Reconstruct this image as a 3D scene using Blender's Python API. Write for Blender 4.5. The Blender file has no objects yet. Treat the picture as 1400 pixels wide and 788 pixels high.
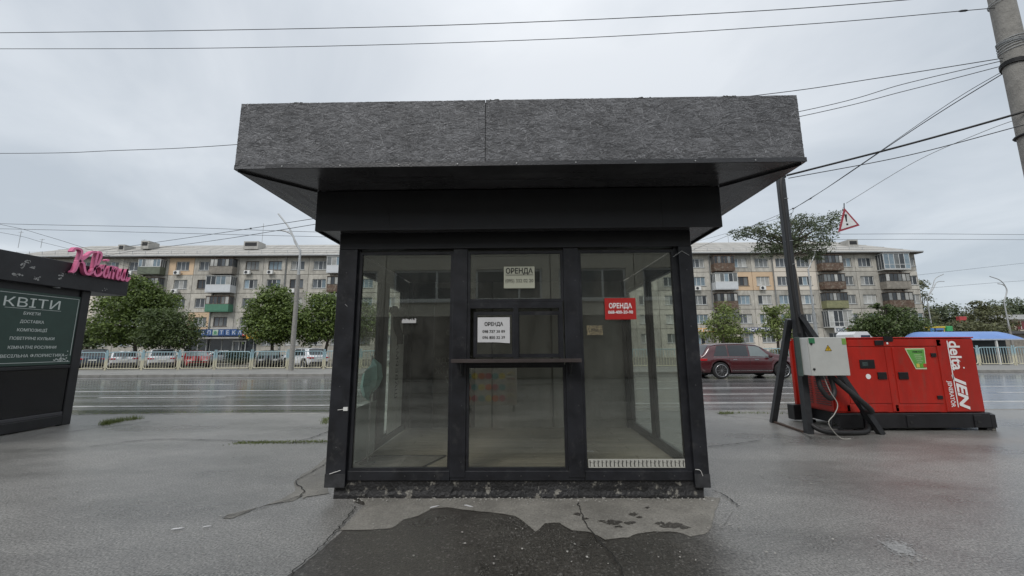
import bpy, bmesh, math, random
import numpy as np
from mathutils import Vector, Matrix
from mathutils.geometry import tessellate_polygon
random.seed(7); np.random.seed(7)
R = math.radians
scene = bpy.context.scene
COL = scene.collection

# ------------------------------------------------------------------ camera
F = 526.0; PITCH = math.atan(80.0/F); ROLL = 0.0057; CAMH = 1.5
fw = Vector((0, math.cos(PITCH), math.sin(PITCH)))
r0 = Vector((1, 0, 0)); u0 = Vector((0, -math.sin(PITCH), math.cos(PITCH)))
rt = r0*math.cos(ROLL) - u0*math.sin(ROLL)
up = u0*math.cos(ROLL) + r0*math.sin(ROLL)
cd = bpy.data.cameras.new('camera'); cam = bpy.data.objects.new('camera', cd); COL.objects.link(cam)
cd.sensor_width = 36; cd.lens = F/1400*36; cd.clip_start = .05; cd.clip_end = 5000
m = Matrix((rt, up, -fw)).transposed().to_4x4(); m.translation = Vector((0, 0, CAMH)); cam.matrix_world = m
scene.camera = cam
def ray(x, y): return fw*F + rt*(x-700) - up*(y-394)
def at(x, y, Y):
    d = ray(x, y); return Vector((0, 0, CAMH)) + d*(Y/d.y)
def gnd(x, y, z=0.0):
    d = ray(x, y); return Vector((0, 0, CAMH)) + d*((z-CAMH)/d.z)
def onX(x, y, X):
    d = ray(x, y); return Vector((0, 0, CAMH)) + d*(X/d.x)

# ------------------------------------------------------------------ world, sun, exposure
SUN_EL, SUN_AZ = 46, 205     # overcast: a broad, weak sun behind the camera
w = bpy.data.worlds.new('World'); scene.world = w; w.use_nodes = True
nt = w.node_tree; nt.nodes.clear(); N = nt.nodes.new; L = nt.links.new
out = N('ShaderNodeOutputWorld'); bg = N('ShaderNodeBackground'); bg.inputs[1].default_value = .1
sky = N('ShaderNodeTexSky'); sky.sky_type = 'NISHITA'; sky.sun_disc = False
sky.sun_elevation = R(SUN_EL); sky.sun_rotation = R(SUN_AZ)
tc = N('ShaderNodeTexCoord'); sep = N('ShaderNodeSeparateXYZ'); L(tc.outputs['Generated'], sep.inputs[0])
# cloud deck: project direction on a plane so that clouds flatten to the horizon
den = N('ShaderNodeMath'); den.operation = 'ADD'; den.inputs[1].default_value = .22
ab = N('ShaderNodeMath'); ab.operation = 'ABSOLUTE'; L(sep.outputs[2], ab.inputs[0]); L(ab.outputs[0], den.inputs[0])
dv = N('ShaderNodeVectorMath'); dv.operation = 'DIVIDE'; cmb = N('ShaderNodeCombineXYZ')
for i in range(3): L(den.outputs[0], cmb.inputs[i])
L(tc.outputs['Generated'], dv.inputs[0]); L(cmb.outputs[0], dv.inputs[1])
n1 = N('ShaderNodeTexNoise'); n1.inputs['Scale'].default_value = 1.15; n1.inputs['Detail'].default_value = 7; n1.inputs['Roughness'].default_value = .52
n1.inputs['Distortion'].default_value = .5
L(dv.outputs[0], n1.inputs['Vector'])
cr = N('ShaderNodeValToRGB'); cr.color_ramp.elements[0].position = .36; cr.color_ramp.elements[0].color = (.80, .82, .84, 1)
cr.color_ramp.elements[1].position = .62; cr.color_ramp.elements[1].color = (1.07, 1.06, 1.05, 1)
L(n1.outputs[0], cr.inputs[0])
gr = N('ShaderNodeValToRGB'); g = gr.color_ramp                 # overcast: brighter towards the zenith
g.elements[0].position = 0; g.elements[0].color = (6.0, 6.55, 7.05, 1)
g.elements[1].position = 1; g.elements[1].color = (11.5, 11.8, 12.2, 1)
e = g.elements.new(.35); e.color = (6.1, 6.6, 7.15, 1)
e = g.elements.new(.62); e.color = (7.1, 7.5, 8.0, 1)
L(ab.outputs[0], gr.inputs[0])
mul = N('ShaderNodeVectorMath'); mul.operation = 'MULTIPLY'; L(gr.outputs[0], mul.inputs[0]); L(cr.outputs[0], mul.inputs[1])
mx = N('ShaderNodeMixRGB'); mx.inputs[0].default_value = .93; L(sky.outputs[0], mx.inputs[1]); L(mul.outputs[0], mx.inputs[2])
L(mx.outputs[0], bg.inputs[0]); L(bg.outputs[0], out.inputs[0])
sd = bpy.data.lights.new('sun', 'SUN'); sd.energy = 1.5; sd.angle = R(22); sd.color = (1, .97, .93)
so = bpy.data.objects.new('sun', sd); COL.objects.link(so)
so.rotation_euler = (R(90-SUN_EL), 0, R(180-SUN_AZ))
scene.view_settings.view_transform = 'Standard'; scene.view_settings.look = 'None'
scene.view_settings.exposure = .16; scene.view_settings.gamma = 1
scene.render.engine = 'CYCLES'
scene.cycles.use_denoising = True; scene.cycles.max_bounces = 8; scene.cycles.transparent_max_bounces = 24
scene.cycles.caustics_reflective = False; scene.cycles.caustics_refractive = False
scene.cycles.sample_clamp_indirect = 5

# ------------------------------------------------------------------ materials
MATS = {}
def mk(name, col, rough=.6, var=.25, vs=3.0, bump=.15, bs=60, metal=0, spec=.5, stretch=None, obj_rand=0, coat=0, col2=None, c2=(.55, .7)):
    if name in MATS: return MATS[name]
    m = bpy.data.materials.new(name); m.use_nodes = True; nt = m.node_tree
    N = nt.nodes.new; L = nt.links.new; p = nt.nodes['Principled BSDF']
    p.inputs['Roughness'].default_value = rough; p.inputs['Metallic'].default_value = metal
    p.inputs['Specular IOR Level'].default_value = spec; p.inputs['Coat Weight'].default_value = coat
    tc = N('ShaderNodeTexCoord'); v = tc.outputs['Object']
    if stretch:
        mp = N('ShaderNodeMapping'); mp.inputs['Scale'].default_value = stretch; L(v, mp.inputs[0]); v = mp.outputs[0]
    n = N('ShaderNodeTexNoise'); n.inputs['Scale'].default_value = vs; n.inputs['Detail'].default_value = 8; n.inputs['Roughness'].default_value = .65
    L(v, n.inputs['Vector'])
    r = N('ShaderNodeValToRGB'); a, b = r.color_ramp.elements
    a.position = .3; b.position = .72
    a.color = tuple(c*(1-var) for c in col)+(1,); b.color = tuple(min(1, c*(1+var)) for c in col)+(1,)
    L(n.outputs[0], r.inputs[0]); c = r.outputs[0]
    if col2:
        n3 = N('ShaderNodeTexNoise'); n3.inputs['Scale'].default_value = vs*1.7; n3.inputs['Detail'].default_value = 10; n3.inputs['Roughness'].default_value = .75
        L(v, n3.inputs['Vector']); r3 = N('ShaderNodeValToRGB'); r3.color_ramp.elements[0].position = c2[0]; r3.color_ramp.elements[1].position = c2[1]
        L(n3.outputs[0], r3.inputs[0]); q = N('ShaderNodeMixRGB'); L(r3.outputs[0], q.inputs[0]); L(c, q.inputs[1]); q.inputs[2].default_value = col2+(1,); c = q.outputs[0]
    if obj_rand:
        oi = N('ShaderNodeObjectInfo'); mr = N('ShaderNodeMapRange'); mr.inputs[3].default_value = 1-obj_rand; mr.inputs[4].default_value = 1+obj_rand
        L(oi.outputs['Random'], mr.inputs[0]); q = N('ShaderNodeVectorMath'); q.operation = 'SCALE'; L(c, q.inputs[0]); L(mr.outputs[0], q.inputs['Scale']); c = q.outputs[0]
    L(c, p.inputs['Base Color'])
    if bump:
        n2 = N('ShaderNodeTexNoise'); n2.inputs['Scale'].default_value = bs; n2.inputs['Detail'].default_value = 4; L(v, n2.inputs['Vector'])
        bp = N('ShaderNodeBump'); bp.inputs['Strength'].default_value = bump; bp.inputs['Distance'].default_value = .02
        L(n2.outputs[0], bp.inputs['Height']); L(bp.outputs[0], p.inputs['Normal'])
    rr = N('ShaderNodeMapRange'); rr.inputs[3].default_value = max(.02, rough*.8); rr.inputs[4].default_value = min(1, rough*1.25)
    L(n.outputs[0], rr.inputs[0]); L(rr.outputs[0], p.inputs['Roughness'])
    MATS[name] = m; return m

def glass(name, tint=(.75, .8, .78), dirt=.06, fscale=1.0):
    if name in MATS: return MATS[name]
    m = bpy.data.materials.new(name); m.use_nodes = True; nt = m.node_tree; nt.nodes.clear()
    N = nt.nodes.new; L = nt.links.new
    o = N('ShaderNodeOutputMaterial'); tr = N('ShaderNodeBsdfTransparent'); tr.inputs[0].default_value = tint+(1,)
    gl = N('ShaderNodeBsdfGlossy'); gl.inputs['Roughness'].default_value = .0; gl.inputs[0].default_value = (.95, 1, .98, 1)
    fr = N('ShaderNodeFresnel'); ge = N('ShaderNodeNewGeometry'); io = N('ShaderNodeMapRange'); io.inputs[3].default_value = 1.5; io.inputs[4].default_value = 1/1.5; L(ge.outputs['Backfacing'], io.inputs[0]); L(io.outputs[0], fr.inputs[0]); mx = N('ShaderNodeMixShader')
    ms = N('ShaderNodeMath'); ms.operation = 'MULTIPLY'; ms.inputs[1].default_value = fscale; L(fr.outputs[0], ms.inputs[0])
    L(ms.outputs[0], mx.inputs[0]); L(tr.outputs[0], mx.inputs[1]); L(gl.outputs[0], mx.inputs[2])
    df = N('ShaderNodeBsdfDiffuse'); df.inputs[0].default_value = (.5, .5, .46, 1)
    tc = N('ShaderNodeTexCoord'); n = N('ShaderNodeTexNoise'); n.inputs['Scale'].default_value = 3; n.inputs['Detail'].default_value = 10; n.inputs['Roughness'].default_value = .7
    mp = N('ShaderNodeMapping'); mp.inputs['Scale'].default_value = (1.6, 1, .9); L(tc.outputs['Object'], mp.inputs[0])
    L(mp.outputs[0], n.inputs['Vector']); mr = N('ShaderNodeMapRange'); mr.inputs[1].default_value = .35; mr.inputs[2].default_value = .8; mr.inputs[3].default_value = dirt*.3; mr.inputs[4].default_value = dirt*2
    L(n.outputs[0], mr.inputs[0]); m2 = N('ShaderNodeMixShader'); L(mr.outputs[0], m2.inputs[0]); L(mx.outputs[0], m2.inputs[1]); L(df.outputs[0], m2.inputs[2])
    L(m2.outputs[0], o.inputs[0]); MATS[name] = m; return m

def leafmat(name, c1, c2):
    if name in MATS: return MATS[name]
    m = bpy.data.materials.new(name); m.use_nodes = True; nt = m.node_tree; N = nt.nodes.new; L = nt.links.new
    p = nt.nodes['Principled BSDF']; p.inputs['Roughness'].default_value = .55
    ge = N('ShaderNodeNewGeometry'); r = N('ShaderNodeValToRGB'); r.color_ramp.elements[0].color = c1+(1,); r.color_ramp.elements[1].color = c2+(1,)
    L(ge.outputs['Random Per Island'], r.inputs[0]); L(r.outputs[0], p.inputs['Base Color'])
    tl = N('ShaderNodeBsdfTranslucent'); L(r.outputs[0], tl.inputs[0]); mx = N('ShaderNodeMixShader'); mx.inputs[0].default_value = .3
    L(p.outputs[0], mx.inputs[1]); L(tl.outputs[0], mx.inputs[2]); L(mx.outputs[0], nt.nodes['Material Output'].inputs[0])
    MATS[name] = m; return m

# black coated kiosk metals
blk = mk('black_painted_metal', (.016, .017, .021), .36, .5, 4, .05, 30, col2=(.055, .055, .056), c2=(.55, .75))
blk2 = mk('satin_black_sheet', (.013, .013, .015), .42, .4, 2, .25, 2.2)
soff = mk('soffit_sheet', (.06, .06, .064), .24, .4, 1.5, .8, 1.6)
osbm = mk('painted_strand_board', (.142, .145, .153), .6, .22, 2.2, .6, 120)
osbs = mk('painted_wood_strand', (.165, .168, .178), .55, .25, 2.2, .2, 120)
def island(m, lo, hi):
    nt = m.node_tree; p = nt.nodes['Principled BSDF']; c = p.inputs['Base Color'].links[0].from_socket
    ge = nt.nodes.new('ShaderNodeNewGeometry'); mr = nt.nodes.new('ShaderNodeMapRange'); mr.inputs[3].default_value = lo; mr.inputs[4].default_value = hi
    q = nt.nodes.new('ShaderNodeVectorMath'); q.operation = 'SCALE'; nt.links.new(ge.outputs['Random Per Island'], mr.inputs[0]); nt.links.new(c, q.inputs[0]); nt.links.new(mr.outputs[0], q.inputs['Scale']); nt.links.new(q.outputs[0], p.inputs['Base Color'])
island(osbs, .45, 1.5)
plin = mk('tarred_plinth', (.017, .017, .018), .6, .5, 5, .6, 40, col2=(.22, .21, .185), c2=(.56, .62))
wht = mk('white_paint', (.72, .72, .70), .5, .08)
paper = mk('white_paper', (.62, .62, .63), .8, .06, 6, .05)
paper2 = mk('yellowed_paper', (.46, .47, .38), .8, .06, 6, .05)
ink = mk('black_ink', (.02, .02, .02), .7, .1)
redp = mk('red_placard', (.42, .02, .018), .4, .08)
whp = mk('white_print', (.8, .8, .8), .6, .03, bump=0)
pink = mk('pink_foam', (.84, .22, .40), .45, .1, 8, .1)
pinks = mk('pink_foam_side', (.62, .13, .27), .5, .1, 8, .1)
green = mk('green_sign_board', (.030, .060, .048), .45, .12, 4, .03)
redm = mk('red_powder_coat', (.40, .018, .010), .34, .2, 1.6, .06, 40, stretch=(2.2, 1, .6), col2=(.24, .05, .035), c2=(.52, .8), coat=.2)
dkst = mk('dark_steel', (.03, .032, .036), .42, .35, 8, .15, 60)
gbase = mk('generator_base_paint', (.014, .014, .016), .42, .3, 6, .1, 60)
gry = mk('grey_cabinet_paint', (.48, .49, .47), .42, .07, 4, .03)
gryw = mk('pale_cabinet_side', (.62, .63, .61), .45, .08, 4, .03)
rub = mk('black_rubber', (.013, .013, .014), .55, .3)
conc = mk('pole_concrete', (.26, .25, .23), .85, .25, 9, .5, 50)
wire = mk('wire_sheath', (.035, .038, .042), .6, .2)
wlt = mk('pale_wire', (.35, .37, .38), .6, .1)
chrome = mk('chrome', (.55, .56, .57), .18, .05, bump=0, metal=1)
galv = mk('galvanised_steel', (.42, .43, .43), .5, .15, 6, .1, metal=.4)

# ------------------------------------------------------------------ mesh helper
class MB:
    def __init__(s): s.v = []; s.f = []; s.mi = []; s.c = 0; s.sm = []
    def mat(s, i): s.c = i; return s
    def add(s, vs, fs, smooth=False):
        o = len(s.v); s.v += [tuple(v) for v in vs]; s.f += [tuple(i+o for i in f) for f in fs]
        s.mi += [s.c]*len(fs); s.sm += [smooth]*len(fs); return s
    def box(s, x0, x1, y0, y1, z0, z1, M=None):
        vs = [Vector((x, y, z)) for z in (z0, z1) for y in (y0, y1) for x in (x0, x1)]
        if M: vs = [M @ v for v in vs]
        return s.add(vs, [(0, 2, 3, 1), (4, 5, 7, 6), (0, 1, 5, 4), (2, 6, 7, 3), (0, 4, 6, 2), (1, 3, 7, 5)])
    def bbox(s, x0, x1, y0, y1, z0, z1, b=.01, M=None):   # box with chamfered edges
        bm = bmesh.new(); bmesh.ops.create_cube(bm, size=1)
        for v in bm.verts:
            v.co = Vector(((x0+x1)/2+v.co.x*(x1-x0), (y0+y1)/2+v.co.y*(y1-y0), (z0+z1)/2+v.co.z*(z1-z0)))
        bmesh.ops.bevel(bm, geom=bm.edges[:], offset=b, segments=1, affect='EDGES')
        vs = [v.co.copy() for v in bm.verts]
        if M: vs = [M @ v for v in vs]
        bm.verts.index_update(); fs = [[v.index for v in f.verts] for f in bm.faces]; bm.free(); return s.add(vs, fs)
    def tube(s, pts, r, n=8, cap=True, smooth=True):
        pts = [Vector(p) for p in pts]; rs = r if isinstance(r, (list, tuple)) else [r]*len(pts)
        vs = []; fs = []; prev = None
        for i, p in enumerate(pts):
            t = (pts[min(i+1, len(pts)-1)]-pts[max(i-1, 0)]).normalized()
            if prev is None: a = t.orthogonal().normalized()
            else:
                a = prev - t*prev.dot(t); a = a.normalized() if a.length > 1e-6 else t.orthogonal().normalized()
            prev = a; b = t.cross(a)
            for k in range(n):
                q = 2*math.pi*k/n; vs.append(p+(a*math.cos(q)+b*math.sin(q))*rs[i])
        for i in range(len(pts)-1):
            for k in range(n):
                k2 = (k+1) % n; fs.append((i*n+k, i*n+k2, (i+1)*n+k2, (i+1)*n+k))
        s.add(vs, fs, smooth)
        if cap:
            s.add(vs[:n], [tuple(range(n))[::-1]]); s.add(vs[-n:], [tuple(range(n))])
        return s
    def bar(s, a, b, wx, wy):        # square section bar between two points
        a = Vector(a); b = Vector(b); t = (b-a); l = t.length; q = t.to_track_quat('Z', 'Y').to_matrix().to_4x4(); q.translation = a
        return s.box(-wx/2, wx/2, -wy/2, wy/2, 0, l, q)
    def prism(s, poly, a, b, axis='Y'):
        # poly in the two other axes, extruded from a to b
        def P(p, t): return {'Y': (p[0], t, p[1]), 'X': (t, p[0], p[1]), 'Z': (p[0], p[1], t)}[axis]
        n = len(poly); vs = [P(p, a) for p in poly]+[P(p, b) for p in poly]
        fs = [tuple(range(n)), tuple(range(2*n-1, n-1, -1))]+[(i, n+i, n+(i+1) % n, (i+1) % n) for i in range(n)]
        return s.add(vs, fs)
    def cyl(s, c, r, h, axis='Z', n=16, r2=None):
        c = Vector(c); d = {'X': Vector((1, 0, 0)), 'Y': Vector((0, 1, 0)), 'Z': Vector((0, 0, 1))}[axis]
        return s.tube([c, c+d*h], [r, r2 if r2 is not None else r], n)
    def mesh(s, name, mats):
        me = bpy.data.meshes.new(name); me.from_pydata(s.v, [], s.f)
        for m in mats: me.materials.append(m)
        me.polygons.foreach_set('material_index', s.mi); me.polygons.foreach_set('use_smooth', s.sm)
        me.update()
        bm = bmesh.new(); bm.from_mesh(me); bmesh.ops.recalc_face_normals(bm, faces=bm.faces); bm.to_mesh(me); bm.free()
        return me

WM = {}
def tag(o, label=None, cat=None, group=None, kind=None):
    for k, v in (('label', label), ('category', cat), ('group', group), ('kind', kind)):
        if v: o[k] = v
    return o
def thing(name, loc, label, cat, group=None, rz=0):
    o = bpy.data.objects.new(name, None); COL.objects.link(o); o.empty_display_size = .1
    o.location = loc; o.rotation_euler = (0, 0, rz)
    WM[o.name] = Matrix.Translation(Vector(loc)) @ Matrix.Rotation(rz, 4, 'Z')
    return tag(o, label, cat, group)
def wm(o): return WM.get(o.name, Matrix.Identity(4))
def put(name, mb, mats, parent=None, world=False, kind=None, label=None, loc=None, rot=None):
    """link one mesh object; world=True: vertices given in world space"""
    if not isinstance(mats, (list, tuple)): mats = [mats]
    if isinstance(mb, MB):
        if world and parent:
            iv = wm(parent).inverted(); mb.v = [tuple(iv @ Vector(v)) for v in mb.v]
        me = mb.mesh(name, mats)
    else: me = mb
    o = bpy.data.objects.new(name, me); COL.objects.link(o)
    if parent: o.parent = parent
    M = wm(parent) if parent else Matrix.Identity(4)
    if loc is not None: o.location = loc; M = M @ Matrix.Translation(Vector(loc))
    if rot is not None: o.rotation_euler = rot; M = M @ o.rotation_euler.to_matrix().to_4x4()
    WM[o.name] = M
    return tag(o, label, None, None, kind)
def solo(name, mb, mats, label, cat, group=None, kind=None, base=None):
    """a top-level thing that is one mesh; origin moved to its base"""
    if base is None:
        a = np.array(mb.v); base = ((a[:, 0].min()+a[:, 0].max())/2, (a[:, 1].min()+a[:, 1].max())/2, a[:, 2].min())
    b = Vector(base); mb.v = [tuple(Vector(v)-b) for v in mb.v]
    o = put(name, mb, mats, loc=b); return tag(o, label, cat, group, kind)
def copy_tree(o, parent=None):
    c = o.copy(); COL.objects.link(c); c.parent = parent
    for ch in o.children: copy_tree(ch, c)
    return c
def text_mesh(s, size, mat, ext=.001, align='CENTER', shear=0, bold=0, space=1, target_w=None):
    cu = bpy.data.curves.new('t', 'FONT'); cu.body = s; cu.size = size; cu.extrude = ext; cu.align_x = align; cu.align_y = 'CENTER'
    cu.shear = shear; cu.offset = bold; cu.space_character = space; cu.resolution_u = 3
    o = bpy.data.objects.new('t', cu); COL.objects.link(o)
    dg = bpy.context.evaluated_depsgraph_get(); me = bpy.data.meshes.new_from_object(o.evaluated_get(dg))
    COL.objects.unlink(o); bpy.data.objects.remove(o)
    if target_w:
        xs = [v.co.x for v in me.vertices]; k = target_w/(max(xs)-min(xs))
        c = 0 if align == 'CENTER' else min(xs)
        for v in me.vertices: v.co.x = c+(v.co.x-c)*k
    ys = [v.co.y for v in me.vertices]; c = (max(ys)+min(ys))/2
    for v in me.vertices: v.co.y -= c
    me.materials.clear(); me.materials.append(mat); return me
def text(parent, s, size, mat, X, Y, origin, world=False, name='lettering', **k):
    """text with local x along X and local y along Y (vectors in parent space)"""
    me = text_mesh(s, size, mat, **k); X = Vector(X).normalized(); Y = Vector(Y).normalized(); Z = X.cross(Y)
    M = Matrix((X, Y, Z)).transposed().to_4x4(); M.translation = Vector(origin)
    if world and parent: M = wm(parent).inverted() @ M
    for v in me.vertices: v.co = M @ v.co
    return put(name, me, mat, parent)
def catmull(p, n=8):
    p = [Vector(q) for q in p]; q = [p[0]*2-p[1]]+p+[p[-1]*2-p[-2]]; o = []
    for i in range(1, len(q)-2):
        for k in range(n):
            t = k/n; o.append(.5*((2*q[i])+(q[i+1]-q[i-1])*t+(2*q[i-1]-5*q[i]+4*q[i+1]-q[i+2])*t*t+(3*q[i]-q[i-1]-3*q[i+1]+q[i+2])*t**3))
    o.append(p[-1]); return o

# ------------------------------------------------------------------ ground
def ground_mat(name, base, agg, rough0, rough1, wscale, stretch=(1, 1, 1), bump=.35, lo=.78, hi=1.18, coat=.0, speck=.0, rot=0):
    m = bpy.data.materials.new(name); m.use_nodes = True; nt = m.node_tree; N = nt.nodes.new; L = nt.links.new
    p = nt.nodes['Principled BSDF']; tc = N('ShaderNodeTexCoord'); v = tc.outputs['Object']
    mp = N('ShaderNodeMapping'); mp.inputs['Scale'].default_value = stretch; mp.inputs['Rotation'].default_value = (0, 0, rot); L(v, mp.inputs[0])
    big = N('ShaderNodeTexNoise'); big.inputs['Scale'].default_value = wscale; big.inputs['Detail'].default_value = 6; big.inputs['Roughness'].default_value = .55; L(mp.outputs[0], big.inputs['Vector'])
    fine = N('ShaderNodeTexNoise'); fine.inputs['Scale'].default_value = 62; fine.inputs['Detail'].default_value = 4; fine.inputs['Roughness'].default_value = .75; L(v, fine.inputs['Vector'])
    vo = N('ShaderNodeTexVoronoi'); vo.inputs['Scale'].default_value = 75; L(v, vo.inputs['Vector'])
    r = N('ShaderNodeValToRGB'); r.color_ramp.elements[0].position = .32; r.color_ramp.elements[1].position = .7
    r.color_ramp.elements[0].color = tuple(c*lo for c in base)+(1,); r.color_ramp.elements[1].color = tuple(c*hi for c in base)+(1,)
    L(big.outputs[0], r.inputs[0])
    r2 = N('ShaderNodeValToRGB'); r2.color_ramp.elements[0].position = .3; r2.color_ramp.elements[1].position = .75
    r2.color_ramp.elements[0].color = (1-agg,)*3+(1,); r2.color_ramp.elements[1].color = (1+agg*1.2,)*3+(1,); L(fine.outputs[0], r2.inputs[0])
    q = N('ShaderNodeVectorMath'); q.operation = 'MULTIPLY'; L(r.outputs[0], q.inputs[0]); L(r2.outputs[0], q.inputs[1]); c = q.outputs[0]
    md = N('ShaderNodeTexNoise'); md.inputs['Scale'].default_value = 5.5; md.inputs['Detail'].default_value = 9; md.inputs['Roughness'].default_value = .7; L(v, md.inputs['Vector'])
    rm = N('ShaderNodeMapRange'); rm.inputs[1].default_value = .3; rm.inputs[2].default_value = .7; rm.inputs[3].default_value = .84; rm.inputs[4].default_value = 1.14; L(md.outputs[0], rm.inputs[0])
    qm = N('ShaderNodeVectorMath'); qm.operation = 'SCALE'; L(c, qm.inputs[0]); L(rm.outputs[0], qm.inputs['Scale']); c = qm.outputs[0]
    if speck:
        rs = N('ShaderNodeValToRGB'); rs.color_ramp.elements[0].position = .80; rs.color_ramp.elements[1].position = .88
        L(vo.outputs['Color'], rs.inputs[0]); mm = N('ShaderNodeMixRGB'); ml = N('ShaderNodeMath'); ml.operation = 'MULTIPLY'; ml.inputs[1].default_value = speck
        L(rs.outputs[0], ml.inputs[0]); L(ml.outputs[0], mm.inputs[0]); L(c, mm.inputs[1]); mm.inputs[2].default_value = (.32, .31, .29, 1); c = mm.outputs[0]
    L(c, p.inputs['Base Color'])
    mr = N('ShaderNodeMapRange'); mr.inputs[1].default_value = .35; mr.inputs[2].default_value = .65; mr.inputs[3].default_value = rough0; mr.inputs[4].default_value = rough1
    L(big.outputs[0], mr.inputs[0]); L(mr.outputs[0], p.inputs['Roughness'])
    bp = N('ShaderNodeBump'); bp.inputs['Strength'].default_value = bump; bp.inputs['Distance'].default_value = .008
    L(fine.outputs[0], bp.inputs['Height']); L(bp.outputs[0], p.inputs['Normal'])
    p.inputs['Coat Weight'].default_value = coat; p.inputs['Coat Roughness'].default_value = .26 if rot else .12
    MATS[name] = m; return m
m_plaza = ground_mat('damp_asphalt', (.205, .20, .188), 1.0, .22, .56, .55, (.42, 1.25, 1), .5, lo=.55, hi=1.28, speck=.5, coat=.2, rot=.42)
m_road = ground_mat('wet_road_asphalt', (.15, .15, .15), .25, .12, .30, 1.1, (.05, 2.2, 1), .10, lo=.65, hi=1.25, coat=.4)
m_walk = ground_mat('far_pavement_asphalt', (.22, .215, .20), .2, .5, .7, .5)
m_lot = ground_mat('parking_ground', (.16, .15, .125), .3, .5, .8, .3)
m_dry = ground_mat('dry_asphalt_under_eaves', (.20, .19, .168), .35, .75, .9, 2.0, (1, 1, 1), .3, speck=.3)
m_patch = ground_mat('old_asphalt_patch', (.185, .178, .16), .3, .6, .85, 2.0, (1, 1, 1), .3)
m_wet_refl = ground_mat('soaked_asphalt_reflection', (.048, .044, .038), .8, .26, .40, 2.0, (1, 1, 1), .5, speck=.28)  # base colour holds soaked asphalt plus the black kiosk's mirror image
def fade_right(m, target):
    # soaked asphalt with painted kiosk reflection thins out towards its right edge (world space line), with a noisy border
    nt = m.node_tree; N = nt.nodes.new; L = nt.links.new; p = nt.nodes['Principled BSDF']
    tc = N('ShaderNodeTexCoord'); A, B2 = gnd(985, 690), gnd(1150, 830); d = (B2-A); nrm = Vector((-d.y, d.x, 0)).normalized()
    if nrm.x < 0: nrm = -nrm
    dt = N('ShaderNodeVectorMath'); dt.operation = 'DOT_PRODUCT'; L(tc.outputs['Object'], dt.inputs[0]); dt.inputs[1].default_value = nrm
    n = N('ShaderNodeTexNoise'); n.inputs['Scale'].default_value = 2.2; n.inputs['Detail'].default_value = 8; L(tc.outputs['Object'], n.inputs['Vector'])
    ad = N('ShaderNodeMath'); ad.operation = 'MULTIPLY_ADD'; ad.inputs[1].default_value = .5; L(n.outputs[0], ad.inputs[0]); L(dt.outputs['Value'], ad.inputs[2])
    mr = N('ShaderNodeMapRange'); mr.interpolation_type = 'SMOOTHSTEP'; k = nrm.dot(A)+.25; mr.inputs[1].default_value = k-.75; mr.inputs[2].default_value = k-.12; L(ad.outputs[0], mr.inputs[0])
    out = nt.nodes['Material Output']; before = set(nt.nodes)
    # copy the plaza shader nodes next to ours and mix
    mp = {}
    for nd in target.node_tree.nodes:
        if nd.type == 'OUTPUT_MATERIAL': continue
        c = N(nd.bl_idname); mp[nd] = c
        for a in ('operation', 'interpolation_type', 'blend_type'):
            if hasattr(nd, a):
                try: setattr(c, a, getattr(nd, a))
                except Exception: pass
        for i, q in enumerate(nd.inputs):
            if hasattr(q, 'default_value'):
                try: c.inputs[i].default_value = q.default_value
                except Exception: pass
        if nd.type == 'VALTORGB':
            for e0, e1 in zip(nd.color_ramp.elements, c.color_ramp.elements): e1.position = e0.position; e1.color = e0.color
    for l in target.node_tree.links:
        if l.to_node in mp and l.from_node in mp:
            L(mp[l.from_node].outputs[list(l.from_node.outputs).index(l.from_socket)], mp[l.to_node].inputs[list(l.to_node.inputs).index(l.to_socket)])
    mx = N('ShaderNodeMixShader'); L(mr.outputs[0], mx.inputs[0]); L(p.outputs[0], mx.inputs[1])
    L(mp[target.node_tree.nodes['Principled BSDF']].outputs[0], mx.inputs[2]); L(mx.outputs[0], out.inputs[0])
fade_right(m_wet_refl, m_plaza)
m_blotch = ground_mat('wet_blotch_asphalt', (.06, .055, .048), .7, .30, .42, 2.0, (1, 1, 1), .7, speck=.3)
def sheet(name, x0, x1, y0, y1, z, mat, th=.0):
    b = MB(); b.box(x0, x1, y0, y1, z-th, z) if th else b.add([(x0, y0, z), (x1, y0, z), (x1, y1, z), (x0, y1, z)], [(0, 1, 2, 3)])
    return put(name, b, mat, kind='structure')
sheet('ground', -1500, 1500, -300, 2500, -.6, m_lot)
sheet('plaza_pavement', -60, 60, -9.9, 9.2, 0, m_plaza, .3)
sheet('road', -300, 300, 9.2, 21.0, -.03, m_road, .04)
sheet('far_pavement', -300, 300, 21.15, 26.2, .12, m_walk, .45)
sheet('parking_lot', -300, 300, 26.2, 150, -.18, m_lot, .15)
mark = ground_mat('road_paint', (.42, .42, .41), .25, .25, .5, 4, (1, 1, 1), .1)
b = MB()
for y, w_ in ((20.72, .12), (14.3, .13), (10.6, .13)): b.box(-300, 300, y, y+w_, -.03, -.0255)
x = -120
while x < 120:
    b.box(x, x+3.6, 16.8, 16.92, -.03, -.0255); b.box(x+2.4, x+6.4, 12.5, 12.62, -.03, -.0255); x += 9.5
put('road_marking', b, mark, kind='structure')
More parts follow.
